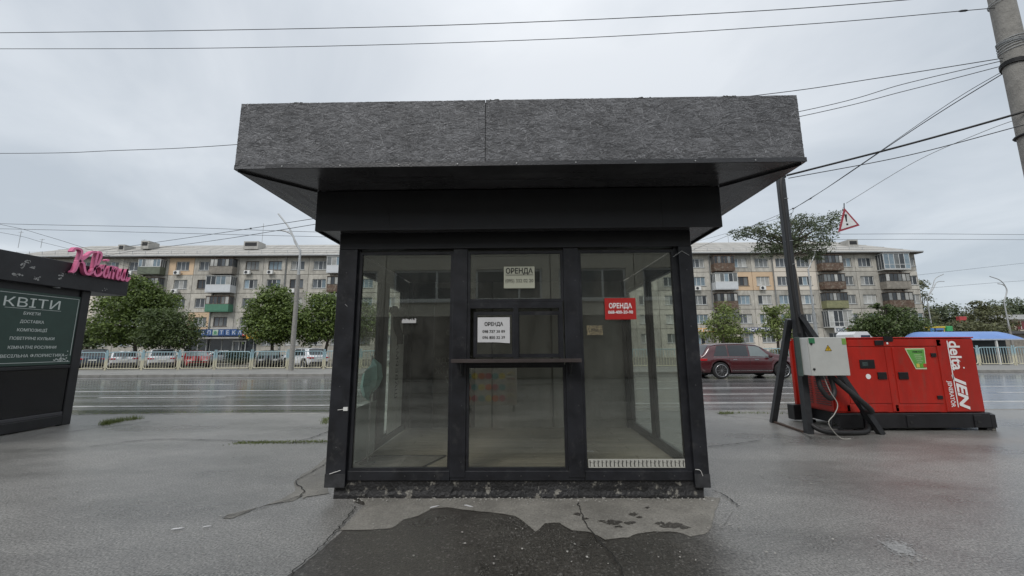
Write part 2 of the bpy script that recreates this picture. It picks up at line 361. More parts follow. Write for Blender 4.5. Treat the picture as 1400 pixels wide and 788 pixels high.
# kerbs
kerbm = mk('kerb_granite', (.22, .215, .20), .8, .25, 3, .4, 40, obj_rand=.12)
kr = put('far_kerb', MB().box(-300, 300, 21.02, 21.13, -.03, .09), kerbm, kind='structure')
kb = MB(); kb.bbox(0, 1.97, 21.0, 21.15, -.03, .125, .012); kme = kb.mesh('kerb_stone', [kerbm])
for i in range(-17, 30): put('kerb_stone', kme, kerbm, kr, loc=(i*2.0, 0, random.uniform(-.004, .004)))
kr2 = put('near_kerb', MB().box(-60, 60, 9.16, 9.22, -.05, -.012), kerbm, kind='structure')
kb = MB(); kb.bbox(0, 1.97, 9.13, 9.27, -.05, .006, .01); kme = kb.mesh('kerb_stone', [kerbm])
for i in range(-9, 12): put('kerb_stone', kme, kerbm, kr2, loc=(i*2.0, random.uniform(-.01, .01), random.uniform(-.003, .003)))

def patch(name, pts, z, mat, noise=.02, sub=6, seed=1):
    rnd = random.Random(seed); P = [gnd(x, y) for x, y in pts]; o = []
    n = len(P)
    for i in range(n):
        a, c = P[i], P[(i+1) % n]
        k = max(1, min(14, int((c-a).length/.05)))
        for j in range(k):
            q = a.lerp(c, j/k); o.append((q.x+rnd.uniform(-noise, noise), q.y+rnd.uniform(-noise, noise), z))
    tr = tessellate_polygon([[Vector(p) for p in o]]); me = bpy.data.meshes.new(name); me.from_pydata(o, [], [tuple(t) for t in tr]); me.update()
    bm = bmesh.new(); bm.from_mesh(me)
    for f in bm.faces:
        if f.normal.z < 0: f.normal_flip()
    bm.to_mesh(me); bm.free()
    me.materials.append(mat); ob = bpy.data.objects.new(name, me); COL.objects.link(ob); return tag(ob, kind='structure')
patch('wet_reflection_apron', [(486, 688), (505, 694), (470, 726), (430, 760), (395, 788), (370, 830), (1140, 830), (1075, 788), (1010, 745), (985, 728), (1002, 700), (978, 683), (930, 677), (480, 677)], .004, m_wet_refl, .008)  # wet ground, darkened further by the kiosk reflection put into its colour
patch('dry_asphalt_patch', [(488, 681), (500, 690), (470, 722), (462, 726), (500, 726), (535, 724), (552, 712), (572, 707), (590, 697), (612, 695), (640, 699), (680, 703), (705, 707), (722, 720), (733, 729), (745, 717), (765, 716), (782, 727), (806, 729), (818, 734), (828, 739), (860, 736), (872, 731), (895, 728), (925, 729), (945, 735), (965, 732), (972, 725), (978, 700), (985, 682), (930, 678), (600, 677)], .008, m_dry, .006)
rb = random.Random(31)
for k, (cx_, cy_, rx_) in enumerate([(866, 705, 9), (874, 709, 5), (918, 720, 16), (903, 717, 8), (936, 723, 9), (838, 716, 14), (862, 717, 9), (823, 714, 5), (790, 705, 7), (800, 711, 5), (885, 696, 4), (846, 722, 6)]):
    pts = [(cx_+rx_*math.cos(a)*rb.uniform(.45, 1.2), cy_+rx_*.26*math.sin(a)*rb.uniform(.45, 1.3)) for a in [q*.449 for q in range(14)]]
    patch('wet_blotch', pts, .0105+k*.0002, m_blotch, .004, seed=k)
patch('worn_asphalt_patch', [(447, 634), (430, 650), (412, 664), (418, 676), (400, 686), (370, 690), (350, 695), (332, 703), (318, 709), (303, 710), (312, 704), (332, 699), (360, 692), (385, 683), (404, 672), (401, 660), (412, 650), (430, 640), (447, 625)], .004, m_patch, .01, seed=3)
patch('worn_asphalt_patch', [(403, 660), (425, 645), (447, 634), (449, 675), (420, 680), (412, 684), (418, 674), (408, 666)], .0055, m_patch, .01, seed=4)
mb = MB(); rnd = random.Random(77); scm = mk('pale_worn_aggregate', (.30, .30, .295), .5, .3, 30, .2)
for i in range(620):
    u, v_ = rnd.gauss(0, .38), rnd.gauss(0, .38)
    p = gnd(1230+30*u, 750+11*v_+9*u); q = rnd.uniform(.003, .011); a = rnd.random()*3
    d = Vector((math.cos(a), math.sin(a), 0))*q; e_ = Vector((-d.y, d.x, 0))*.6; p.z = .0015+i*.000006
    mb.add([p-d-e_, p+d-e_, p+d+e_, p-d+e_], [(0, 1, 2, 3)])
tag(put('worn_spot', mb, scm), 'pale worn spot of bare stones in the asphalt at the lower right', 'worn asphalt', None, 'stuff')
crk = mk('crack_dirt', (.018, .017, .015), .9, .3)
def crack(pts, wd, seed):
    rnd = random.Random(seed); P = catmull([gnd(x, y) for x, y in pts], 10); mb = MB(); vs = []
    P = [p+Vector((rnd.uniform(-.012, .012), rnd.uniform(-.012, .012), 0)) for p in P]
    for i, p in enumerate(P):
        t = (P[min(i+1, len(P)-1)]-P[max(i-1, 0)]).normalized(); n_ = Vector((-t.y, t.x, 0)); ww = wd*rnd.uniform(.4, 1.2)
        vs += [p+n_*ww+Vector((0, 0, .0145)), p-n_*ww+Vector((0, 0, .0145))]
    mb.add(vs, [(2*i, 2*i+1, 2*i+3, 2*i+2) for i in range(len(P)-1)]); return put('pavement_crack', mb, crk, kind='structure')
crack([(486, 695), (465, 722), (440, 748), (395, 790), (380, 810)], .006, 1)
crack([(790, 690), (798, 712), (815, 738), (840, 765), (856, 800)], .006, 2)
crack([(975, 672), (992, 680), (1010, 694)], .006, 3)
crack([(455, 588), (430, 598), (400, 606)], .012, 4)
crack([(450, 606), (380, 606), (300, 603), (210, 602), (120, 612)], .010, 5)
crack([(205, 577), (150, 584), (90, 592)], .012, 6)
crack([(968, 612), (1005, 608), (1040, 603)], .008, 7)
crack([(447, 634), (425, 648), (404, 660), (416, 674), (395, 685), (350, 697), (303, 710)], .006, 8)
crack([(980, 566), (1000, 570), (1060, 577), (1110, 600)], .01, 9)

# grass tufts and litter
gm = leafmat('grass_blades', (.09, .13, .035), (.22, .25, .09))
def tufts(name, line, n, h, label, seed):
    rnd = random.Random(seed); mb = MB()
    for i in range(n):
        t = rnd.random()*(len(line)-1); k = int(t); a = gnd(*line[k]); c = gnd(*line[min(k+1, len(line)-1)]); p = a.lerp(c, t-k)
        p += Vector((rnd.gauss(0, .05), rnd.gauss(0, .05), 0)); q = rnd.random()*6.28; d = Vector((math.cos(q), math.sin(q), 0)); hh = h*rnd.uniform(.4, 1.2); l = Vector((rnd.gauss(0, .4), rnd.gauss(0, .4), 1))*hh
        mb.add([p-d*.006, p+d*.006, p+l], [(0, 1, 2)])
    o = put(name, mb, gm); tag(o, label, 'grass', None, 'stuff')
tufts('grass', [(142, 581), (150, 579), (165, 576), (190, 573)], 420, .10, 'short grass tuft growing from the asphalt near the flower kiosk', 1)
tufts('grass', [(322, 606), (380, 605), (448, 604)], 1100, .022, 'thin line of moss and grass along the crack left of the kiosk', 2)
tufts('grass', [(447, 572), (445, 580)], 200, .05, 'small weeds beside the left corner of the kiosk', 3)
tufts('grass', [(985, 566), (1000, 565), (1130, 566)], 400, .05, 'weeds along the road edge behind the steel post', 4)
tufts('grass', [(100, 567), (260, 564), (447, 562)], 500, .03, 'sparse weeds along the road edge left of the kiosk', 5)
lit = mk('litter_scraps', (.4, .39, .36), .8, .3, obj_rand=.2); mb = MB(); rnd = random.Random(9)
for i in range(420):
    if i < 300: p = gnd(rnd.uniform(480, 975), rnd.gauss(684, 2.4)); s_ = rnd.uniform(.002, .0065)
    else: p = gnd(rnd.uniform(60, 1340), rnd.uniform(600, 780)); s_ = rnd.uniform(.002, .006)
    M = Matrix.Translation(p+Vector((0, 0, .014))) @ Matrix.Rotation(rnd.random()*6, 4, 'Z') @ Matrix.Rotation(rnd.uniform(-.3, .3), 4, 'X')
    mb.box(-s_*1.4, s_*1.4, -s_, s_, -.003, s_*.4, M)
tag(put('litter', mb, lit), 'small pale stones and scraps scattered over the asphalt around the kiosk', 'litter', None, 'stuff')
mb = MB()
for (x, y, a, l) in ((243, 725, .35, .045), (594, 695, .6, .05), (641, 694, -.5, .05), (283, 722, .4, .03)):
    p = gnd(x, y); M = Matrix.Translation(p+Vector((0, 0, .018))) @ Matrix.Rotation(a, 4, 'Z'); mb.prism([(M @ Vector(q)).xy for q in ((-l, -l*.12, 0), (l*.4, -l*.2, 0), (l, 0, 0), (l*.2, l*.13, 0), (-l*.7, l*.2, 0))], .012, .016, 'Z')
    solo('paper_scrap', mb, paper, {243: 'long white paper scrap lying on the wet asphalt at left', 594: 'white paper scrap on the dry patch before the kiosk', 641: 'small white scrap right of the other one before the kiosk', 283: 'tiny white scrap right of the long paper scrap'}[x], 'litter'); mb = MB()

# ------------------------------------------------------------------ main kiosk
YAW = -R(.9)
K = thing('kiosk', (.06, 4.11, 0), 'empty black glazed street kiosk with a wide strand board roof box', 'kiosk', None, YAW)
HW, DP = 1.93, 2.5
def lx(x, y=500):   # photo x on the front plane -> local x
    p = wm(K).inverted() @ at(x, y, 4.11); return p.x
def kz(y): return at(705, y, 4.11).z
# plinth, lumpy front
mb = MB(); rnd = random.Random(3); n = 160; vs = []; fs = []
for i in range(n+1):
    xx = -1.86+3.69*i/n
    for k, z in enumerate((-.02, .03, .07, .12, .17)):
        vs.append((xx+rnd.uniform(-.01, .01), .008-.004*rnd.random()-(.016 if k < 2 else 0)-(.010 if k < 3 and math.sin(xx*5) > .2 else 0), z+(rnd.uniform(-.012, .012) if 0 < k < 4 else 0)))
for i in range(n):
    for k in range(4): fs.append((i*5+k, (i+1)*5+k, (i+1)*5+k+1, i*5+k+1))
mb.add(vs, fs); mb.box(-1.86, 1.83, .02, DP-.03, -.02, .165)
put('plinth', mb, plin, K)
# floor and planks
lam = mk('laminate_floor', (.25, .23, .185), .5, .22, 2.5, .1, 30, stretch=(1.0, 9, 1), obj_rand=.14)
put('floor', MB().box(-1.84, 1.81, .06, DP-.06, .167, .19), lam, K)
pb = MB(); pb.bbox(0, 1.2, 0, .138, .191, .199, .002); pme = pb.mesh('floor_plank', [lam])
for j in range(16):
    x = -1.84+(j % 3)*.41-.8
    for i in range(4):
        a = max(x+i*1.21, -1.83); e_ = min(x+(i+1)*1.21-.004, 1.80)
        if e_-a < .1: continue
        o = put('floor_plank', pme, lam, K, loc=(a, .09+j*.1405, 0)); o.scale.x = (e_-a)/1.2
# posts
def post(name, x0, x1, y0, y1, z0, z1, mat=blk): return put(name, MB().bbox(x0, x1, y0, y1, z0, z1, .004), mat, K)
post('corner_post', -1.945, -1.745, -.045, .05, .115, 2.56); post('corner_post', 1.738, 1.882, -.045, .05, .115, 2.56)
post('corner_post', -1.945, -1.80, DP-.09, DP+.03, .10, 2.6); post('corner_post', 1.76, 1.90, DP-.09, DP+.03, .10, 2.6)
gx = [lx(479, 640), lx(611, 640), lx(640, 640), lx(773, 640), lx(803, 640), lx(936, 640)]
post('mullion', gx[1]+.03, gx[2]-.03, -.02, .06, .2, 2.56); post('mullion', gx[3]+.03, gx[4]-.03, -.02, .06, .2, 2.56)
for x0, x1 in ((-1.742, gx[1]+.027), (gx[1]+.033, gx[4]-.033), (gx[4]-.027, 1.735)):
    put('sill_rail', MB().bbox(x0, x1, -.012, .05, .172, .262, .003), blk, K)
for x0, x1 in ((-1.745, gx[0]-.027), (gx[5]+.027, 1.739)): put('frame_filler', MB().box(x0, x1, .0, .04, .262, 2.562), blk, K)
put('header', MB().bbox(-1.95, 1.88, -.035, .05, 2.562, 2.74, .004), blk2, K)
def wframe(x0, x1, z0, z1, f=.028, y0=-.004, y1=.045, name='window_frame', mat=blk, parent=K):
    m_ = MB(); m_.box(x0-f, x1+f, y0, y1, z0-f, z0); m_.box(x0-f, x1+f, y0, y1, z1, z1+f)
    m_.box(x0-f, x0, y0, y1, z0, z1); m_.box(x1, x1+f, y0, y1, z0, z1); return put(name, m_, mat, parent)
gm1 = glass('kiosk_glass', (.93, .93, .90), .03, 2.3)
gm2 = glass('side_glass', (.92, .96, .94), .025)
zt, zb = kz(347), kz(640)
cz = [kz(640), kz(503), kz(420), kz(409), kz(347)]
for (x0, x1, z0, z1) in ((gx[0], gx[1], zb, zt), (gx[4], gx[5], zb, zt), (gx[2], gx[3], zb, cz[1]), (gx[2], gx[3], cz[3], zt)):
    f = wframe(x0, x1, z0, z1)
    put('pane', MB().box(x0-.005, x1+.005, .012, .020, z0-.005, z1+.005), gm1, f)
# sliding window of the middle bay
mb = MB(); sx0, sx1 = lx(641, 450), lx(766, 450)
fz0, fz1 = kz(491), kz(419)
mb.box(sx0-.03, sx1+.03, -.006, .05, fz1-.02, cz[3]-.03); mb.box(sx0-.03, sx0+.012, -.006, .05, fz0, fz1-.02); mb.box(sx1-.012, sx1+.03, -.006, .05, fz0, fz1-.02)
mb.box(sx0-.03, sx1+.03, -.006, .05, cz[1]+.029, fz0-.0)
tr_ = put('transom', mb, blk, K)
for q, (a, c, yy) in enumerate(((652, 700, .0), (710, 763, .018))):
    x0, x1 = lx(a, 455), lx(c, 455); z0, z1 = kz(484), kz(431)
    f = wframe(x0, x1, z0, z1, .036 if q == 0 else .04, yy-.004, yy+.014, 'sliding_sash')
    put('pane', MB().box(x0-.004, x1+.004, yy+.002, yy+.007, z0-.004, z1+.004), gm1, f)
post('meeting_rail', lx(702, 455), lx(709, 455), -.01, .03, fz0, fz1)
for x0, x1 in ((-1.948, -1.742), (1.735, 1.885)): put('post_sleeve', MB().bbox(x0, x1, -.0485, -.0455, .118, .245, .001), mk('scuffed_sleeve', (.032, .033, .036), .5, .6, 9, .1, 30), K)
b = MB()
for x in (-1.60, -1.15, -.85, -.32, .02, .30, .85, 1.2, 1.55): b.cyl((x, -.0165, .216), .006, .0042, 'Y', 8)
for x in (-.615, .59):
    for z in (.35, .9, 1.6, 2.2): b.cyl((x+.03, -.0245, z), .005, .0042, 'Y', 8)
for x in (-1.85, 1.81):
    for z in (.5, 1.1, 1.7, 2.3): b.cyl((x, -.0495, z), .006, .0042, 'Y', 8)
put('screw', b, mk('dull_screw', (.12, .12, .125), .4, .2, metal=.6), K, kind='stuff')
for x in (-1.35, .45, 1.52): put('cornice_seam', MB().box(x, x+.003, -.215-.0015, -.215-.0003, 2.722, 3.156), ink, K)
# counter shelf on two brackets
sh = put('counter_shelf', MB().bbox(lx(623, 495)-.0, lx(789, 495), -.19, -.006, 1.345, 1.372, .005), mk('brown_shelf', (.035, .022, .018), .3, .3, 6, .05), K)
put('shelf_edge', MB().bbox(lx(621, 495), lx(791, 495), -.205, -.192, 1.34, 1.378, .003), mk('shelf_edge_metal', (.06, .05, .048), .3, .3), sh)
for px_ in (632, 779):
    x = lx(px_, 495); b2 = MB(); b2.box(x-.012, x+.012, -.03, -.021, 1.2, 1.343); b2.box(x-.012, x+.012, -.16, -.03, 1.325, 1.343)
    b2.tube(catmull([(x, -.03, 1.22), (x, -.07, 1.25), (x, -.11, 1.3), (x, -.13, 1.33)], 4), .008, 6)
    put('bracket', b2, dkst, sh)
# side walls
for s in (-1, 1):
    X = 1.85 if s > 0 else -1.90; a, c = sorted((X-.03, X+.03))
    put('side_rail', MB().bbox(a, c, .052, DP-.092, .17, .26, .003), blk, K)
    put('side_rail', MB().bbox(a, c, .052, DP-.092, 2.42, 2.6, .003), blk, K)
    my, mw = (1.28, .13) if s > 0 else (1.12, .30)
    put('side_post', MB().bbox(a, c, my, my+mw, .262, 2.418, .003), blk, K)
    for y0, y1 in ((.052, my-.002), (my+mw+.002, DP-.092 if s > 0 else 2.12)):
        fr = MB()
        for (q0, q1, z0, z1) in ((y0, y1, .262, .30), (y0, y1, 2.38, 2.418), (y0, y0+.035, .30, 2.38), (y1-.035, y1, .30, 2.38)):
            fr.box(a+.008, c-.008, q0, q1, z0, z1)
        f = put('side_window_frame', fr, blk, K)
        if s < 0 and y0 > 1: put('side_post', MB().bbox(a, c, 2.122, DP-.092, .262, 2.418, .003), blk, K)
        put('pane', MB().box(X-.004, X+.004, y0+.03, y1-.03, .295, 2.385), gm2, f)
# back wall (inside grey panel, closed), ceiling
inw = mk('grey_inner_wall', (.31, .305, .28), .75, .2, 1.2, .15, 8, stretch=(2, 1, .5))
put('back_wall', MB().box(-1.42, 1.757, DP-.06, DP-.02, .17, 2.6), inw, K)
put('back_wall_column', MB().bbox(-1.798, -1.425, DP-.075, DP-.015, .17, 2.6, .004), blk2, K)
put('ceiling', MB().box(-1.86, 1.81, .055, DP-.03, 2.605, 2.66), mk('dim_ceiling', (.10, .10, .095), .8, .1), K)
# interior window blind box and wall seams
for x in (-.45, .55): put('wall_joint_strip', MB().bbox(x, x+.03, DP-.068, DP-.061, .2, 2.6, .002), mk('joint_strip', (.12, .115, .10), .6, .1), K)
# cornice box
cx, cy, cz0 = 2.14, -.215, 2.72
put('cornice_board', MB().bbox(-cx, cx, cy, cy+.02, cz0, 3.158, .003), blk2, K)
for s in (-1, 1):
    a, c = sorted((s*cx, s*(cx-.02))); put('cornice_board', MB().bbox(a, c, cy+.022, DP+.3, cz0, 3.158, .003), blk2, K)
put('cornice_board', MB().bbox(-cx+.022, cx-.022, DP+.28, DP+.3, cz0, 3.158, .003), blk2, K)
put('cornice_underside', MB().box(-cx+.022, cx-.022, cy+.022, DP+.278, 2.742, 2.76), soff, K)
# roof box
RX, RY = 2.66, -.735; RZ0, RZ1 = 3.165, 3.84
core = MB().box(-RX+.03, RX-.03, RY+.03, DP+.72, RZ0+.02, RZ1-.006); put('roof_deck', core, blk2, K)
RT = .003
seamx = (wm(K).inverted() @ at(663.5, 185, 3.38)).x
for (x0, x1) in ((-RX, seamx-.003), (seamx+.003, RX)):
    f = MB(); n = 60; rnd = random.Random(int(x0*10))
    # slightly ragged upper edge
    vs = []
    for i in range(n+1):
        xx = x0+(x1-x0)*i/n; zt_ = RZ1+rnd.uniform(-.002, .002)
        vs += [(xx, RY, RZ0+.006), (xx, RY, zt_), (xx, RY+.018, zt_), (xx, RY+.018, RZ0+.006)]
    fs = [(0, 1, 2, 3), (4*n+3, 4*n+2, 4*n+1, 4*n)]
    for i in range(n):
        for k in range(4): fs.append((4*i+k, 4*i+(k+1) % 4, 4*i+4+(k+1) % 4, 4*i+4+k))
    f.add(vs, fs); bd = put('fascia_board', f, osbm, K)
    # raised wood strands
    rn = np.random.RandomState(int(abs(x0*100))+5); cnt = int((x1-x0)*4200); mb = MB(); vv = []; ff = []
    for i in range(cnt):
        l = rn.uniform(.02, .075); w_ = rn.uniform(.002, .008); a = rn.normal(0, .38) if rn.rand() < .72 else rn.uniform(-1.5, 1.5)
        cxx = rn.uniform(x0+.02, x1-.02); czz = rn.uniform(RZ0+.04, RZ1-.01)
        d = Vector((math.cos(a), 0, math.sin(a))); n_ = Vector((-math.sin(a), 0, math.cos(a)))
        t1, t2 = rn.uniform(.0005, .0034, 2); c = Vector((cxx, RY-.0006, czz)); o = len(vv)
        up_, dn = (t1, .0) if rn.rand() < .75 else (0, t2)
        for (u, v_, hh) in ((-l, -w_, dn), (l, -w_, dn*.4), (l*.9, w_, up_), (-l*.9, w_, up_)):
            q = c+d*u+n_*v_-Vector((0, hh, 0))
            if q.x < x0: q.x = x0
            if q.x > x1: q.x = x1
            q.z = min(max(q.z, RZ0+.032), RZ1); vv.append(q)
        ff.append((o, o+1, o+2, o+3))
    mb.add(vv, ff); put('wood_strands', mb, osbs, bd, kind='stuff')
for s in (-1, 1):
    a, c = sorted((s*RX, s*(RX-.018))); put('fascia_board', MB().bbox(a, c, RY+.02, DP+.7, RZ0+.03, RZ1-.004, .002), osbm, K)
# drip edge (metal angle)
put('drip_edge', MB().bbox(-RX+.3, RX+.012, RY-.012, RY-.006, RZ0, RZ0+.045, .002), mk('drip_edge_metal', (.04, .041, .045), .35, .2), K)
for s in (-1, 1):
    a, c = sorted((s*(RX+.002), s*(RX+.008))); put('drip_edge', MB().bbox(a, c, RY, DP+.7, RZ0, RZ0+.045, .002), mk('drip_edge_metal', (.04,)*3), K)
# soffit sheets with mitred corners, slightly sagging
def soffit(pts, sag, seed, nseg=14):
    rnd = random.Random(seed); a, b_, c, d = [Vector(p) for p in pts]; vs = []; fs = []
    ph = [rnd.uniform(0, 6) for _ in range(4)]
    for i in range(nseg+1):
        for j in range(nseg+1):
            u, v_ = i/nseg, j/nseg; p = (a.lerp(b_, u)).lerp(d.lerp(c, u), v_)
            e_ = math.sin(u*math.pi)*math.sin(v_*math.pi)
            h = e_*sag*(.6*math.sin(3+u*6+v_*9+ph[0])+.5*math.sin(u*17-v_*7+ph[1])+.3*math.sin(v_*21+u*6+ph[2]))
            vs.append((p.x, p.y, p.z-abs(h)))
    for i in range(nseg):
        for j in range(nseg):
            k = i*(nseg+1)+j; fs.append((k, k+1, k+nseg+2, k+nseg+1))
    m_ = MB(); m_.add(vs, fs, True); put('soffit_sheet', m_, soff, K)
z = RZ0+.002
soffit([(-RX, RY, z), (RX, RY, z), (cx, cy-.001, z), (-cx, cy-.001, z)], .012, 1, 24)
soffit([(-RX, DP+.7, z), (-RX, RY, z), (-cx, cy, z), (-cx, DP+.3, z)], .03, 2, 26)
soffit([(RX, RY, z), (RX, DP+.7, z), (cx, DP+.3, z), (cx, cy, z)], .022, 3, 26)
soffit([(-RX, DP+.7, z), (RX, DP+.7, z), (cx, DP+.3, z), (-cx, DP+.3, z)], .01, 4, 8)
put('mitre_strip', MB().bar((-RX+.02, RY+.02, z-.006), (-cx, cy, z-.006), .004, .03), blk2, K)
put('mitre_strip', MB().bar((RX-.02, RY+.02, z-.006), (cx, cy, z-.006), .004, .03), blk2, K)
# screws along the drip edge, moss lumps on the roof edge
b = MB()
for i in range(9): b.cyl((-2.2+i*.55, RY-.018, RZ0+.02), .006, .006, 'Y', 8)
put('screw_row', b, galv, K)
b = MB(); rnd = random.Random(4)
for xx in (-2.15, -2.11, 2.0, 2.04, -.2, 1.2):
    for _ in range(10): q = rnd.gauss(0, .022); b.tube([(xx+q, RY+.008, RZ1-.004), (xx+q*1.1, RY+.006, RZ1+rnd.uniform(.003, .011))], [.012, .007], 6)
tag(put('moss', b, mk('dark_moss', (.035, .035, .03), .9, .3), K), kind='stuff')
# zip ties and bits of tape
b = MB(); b.tube([(lx(452, 646), -.05, kz(646)), (lx(460, 642), -.062, kz(643)), (lx(467, 640), -.05, kz(641))], .0035, 5); put('zip_tie', b, wht, K)
b = MB(); b.tube(catmull([(lx(946, 640), -.05, kz(640)), (lx(952, 641), -.06, kz(641)), (lx(956, 649), -.05, kz(649))], 4), .003, 5); put('zip_tie', b, wht, K)
b = MB(); b.tube([(lx(473, 415), -.05, kz(415)), (lx(481, 424), -.03, kz(424))], .003, 5); b.box(lx(480, 424), lx(485, 424), -.03, -.006, kz(426), kz(421)); put('zip_tie', b, galv, K)
b = MB(); b.box(lx(471, 560), lx(477, 560), -.06, -.046, kz(560), kz(555)); b.tube([(lx(463, 557), -.05, kz(559)), (lx(471, 557), -.05, kz(558))], .003, 5); put('zip_tie', b, wht, K)
b = MB(); b.tube([(lx(928, 347), -.05, kz(347)), (lx(918, 356), -.03, kz(354))], .003, 5); b.tube([(lx(928, 347), -.05, kz(347)), (lx(938, 352), -.05, kz(353))], .003, 5); b.box(lx(929, 405), lx(932, 405), -.02, -.006, kz(408), kz(404)); put('zip_tie', b, galv, K)

# notices stuck inside the glass
def notice(x0, x1, y0, y1, mat, lines, label, tm, under=False, yy=-.0085, curl=False):
    # (x0..y1 photo px on the front plane)
    p0 = wm(K) @ Vector((lx((x0+x1)/2, y1), yy, kz(y1)))
    W = lx(x1, (y0+y1)/2)-lx(x0, (y0+y1)/2); H = kz(y0)-kz(y1)
    t = thing('notice', p0, label, 'notice', None, YAW); mb = MB()
    nx = 12; vs = []; fs = []; rnd = random.Random(x0)
    for i in range(nx+1):
        for j in range(7):
            u, v_ = i/nx, j/6; dz = -.012*(u > .55)*(u-.55)*2 if (curl and j == 0) else (rnd.uniform(-.006, .004) if curl and j == 0 else 0)
            vs.append((-W/2+W*u, -.0012-(.0014*math.sin(u*9+v_*4) if curl else 0), H*v_+dz))
    for i in range(nx):
        for j in range(6): fs.append((i*7+j, (i+1)*7+j, (i+1)*7+j+1, i*7+j+1))
    mb.add(vs, fs); put('sheet', mb, mat, t)
    for (s, zc, wd, sz, bold) in lines:
        text(t, s, sz*H, tm, (1, 0, 0), (0, 0, 1), (0, -.0032, zc*H), ext=.0004, bold=bold, target_w=wd*W)
    if under: put('underline', MB().box(-W*.44, W*.46, -.0038, -.0030, H*.60, H*.62), tm, t)
    return t
notice(689, 731, 365, 394.5, paper2, [('ОРЕНДА', .78, .88, .34, .002), ('(095) 332 02 20', .32, .90, .22, 0)], 'yellowed paper rent notice in the top middle pane of the kiosk', ink, True)
notice(653, 697, 434, 468, paper, [('ОРЕНДА', .72, .58, .2, .0015), ('098 737 38 89', .43, .70, .15, .0006), ('096 850 32 39', .19, .70, .15, .0006)], 'white torn paper rent notice on the left sliding window', ink, False, curl=True, yy=-.006)
notice(827, 869, 409, 438, redp, [('ОРЕНДА', .62, .74, .32, .002), ('068-400-20-90', .34, .80, .2, .001)], 'red rent placard on the right pane of the kiosk', whp)
# old sticker remnants
st = notice(802, 823.5, 446, 459, mk('old_gold_sticker', (.20, .17, .10), .5, .35, 40, .2, 80, col2=(.03, .03, .03), c2=(.5, .56)), [], 'small scraped gold sticker on the right pane', ink)
text(st, 'JURA', .035, ink, (1, 0, 0), (0, 0, 1), (0, -.003, .05), ext=.0004)
b = MB(); rnd = random.Random(21); x0, x1 = lx(549, 440), lx(568.5, 440); z0 = kz(441)
for i in range(20):
    xa = x0+(x1-x0)*i/20; b.box(xa, xa+(x1-x0)/20+.0005, -.008, -.0065, z0, z0+.03+.022*rnd.random())
solo('sticker', b, mk('torn_white_sticker', (.5, .5, .5), .7, .1), 'torn white sticker remnant on the left pane', 'sticker').matrix_world
bpy.context.view_layer.update()
def to_k(o):      # verts were given in kiosk space
    o.matrix_world = wm(K) @ o.matrix_world
for o in [q for q in COL.objects if q.name == 'sticker']: to_k(o)
# strip of paper with repeated figures on the right pane
x0, x1 = lx(803.5, 633), lx(935, 633); z0, z1 = kz(639.5), kz(627.5)
W = x1-x0; H = z1-z0
t = thing('sticker_strip', wm(K) @ Vector(((x0+x1)/2, -.008, z0)), 'white sticker strip with a row of small dark figures along the right pane', 'sticker', None, YAW)
put('backing', MB().box(-W/2+.004, W/2-.004, -.001, .0005, 0, H), mk('strip_paper', (.45, .45, .41), .7, .1), t)
n = 24
for i in range(n):
    x = -W/2+W*(i+.5)/n; b = MB(); k = i % 3
    b.box(x-.004, x+.004, -.0025, -.0015, H*.12, H*.85)
    if k != 0:
        b.bar((x, -.002, H*.55), (x+.016, -.002, H*.8), .005, .0012); b.bar((x, -.002, H*.35), (x-.015, -.002, H*.6), .005, .0012)
        b.bar((x, -.002, H*.3), (x+.013, -.002, H*.12), .005, .0012)
    else: b.bar((x-.006, -.002, H*.62), (x+.016, -.002, H*.62), .005, .0012)
    put('figure', b, ink, t)

# things inside the kiosk
def kthing(name, lp, label, cat, rz=0): return thing(name, wm(K) @ Vector(lp), label, cat, None, YAW+rz)
t = kthing('banner', (-1.84, 1.44, .30), 'narrow pale banner standing against the left side glass inside the kiosk', 'banner', 0)
put('sheet', MB().bbox(0, .012, 0, .64, 0, 1.78, .003), mk('banner_cloth', (.80, .80, .76), .7, .08, 5, .05, col2=(.30, .30, .27), c2=(.55, .8)), t)
text(t, 'ШАВЕРМА', .16, mk('banner_ink', (.2, .2, .19), .7), (0, 0, 1), (0, 1, 0), (.0135, .32, .85), ext=.0005)
b = MB(); b.tube(catmull([(.03, .0, 1.74), (.045, .2, 1.66), (.04, .4, 1.75), (.03, .6, 1.66), (.04, .62, 1.4)], 5), [.07]*21, 7)
b.tube(catmull([(.02, .1, 1.72), (.04, .14, 1.5), (.03, .3, 1.38), (.03, .33, 1.25)], 5), [.06]*16, 7)
put('wrinkled_cover', b, mk('grey_plastic_wrap', (.09, .09, .085), .5, .4, 20, .6, 30), t)
t = kthing('umbrella', (-1.70, .42, .201), 'half folded turquoise parasol standing inside behind the left pane', 'umbrella')
b = MB(); n = 10; vs = []; fs = []; rnd = random.Random(5)
prof = [(.015, 1.12), (.095, 1.05), (.115, .9), (.08, .80), (.02, .75)]
for j, (r_, z_) in enumerate(prof):
    for i in range(n): a = 6.283*i/n; rr = r_*(.75+.35*(i % 2)); vs.append((rr*math.cos(a), rr*math.sin(a)*1.2, z_+.06*math.cos(a)))
for j in range(4):
    for i in range(n): fs.append((j*n+i, j*n+(i+1) % n, (j+1)*n+(i+1) % n, (j+1)*n+i))
b.add(vs, fs); put('canopy', b, mk('turquoise_canvas', (.34, .54, .50), .7, .2, 4, .1), t)
put('pole', MB().tube([(0, 0, .03), (0, 0, 1.2)], .010, 8), galv, t); put('foot', MB().cyl((0, 0, 0), .09, .03, 'Z', 16), dkst, t)
t = solo('folded_mat', MB().box(0, 1, 0, 1, 0, 1), inw, 'x', 'mat'); bpy.data.objects.remove(t)
t = kthing('doormat', (-1.42, .42, .201), 'wrinkled grey mat with a worn oval print on the kiosk floor behind the left pane', 'mat')
b = MB(); vs = []; fs = []; rnd = random.Random(2); n = 16
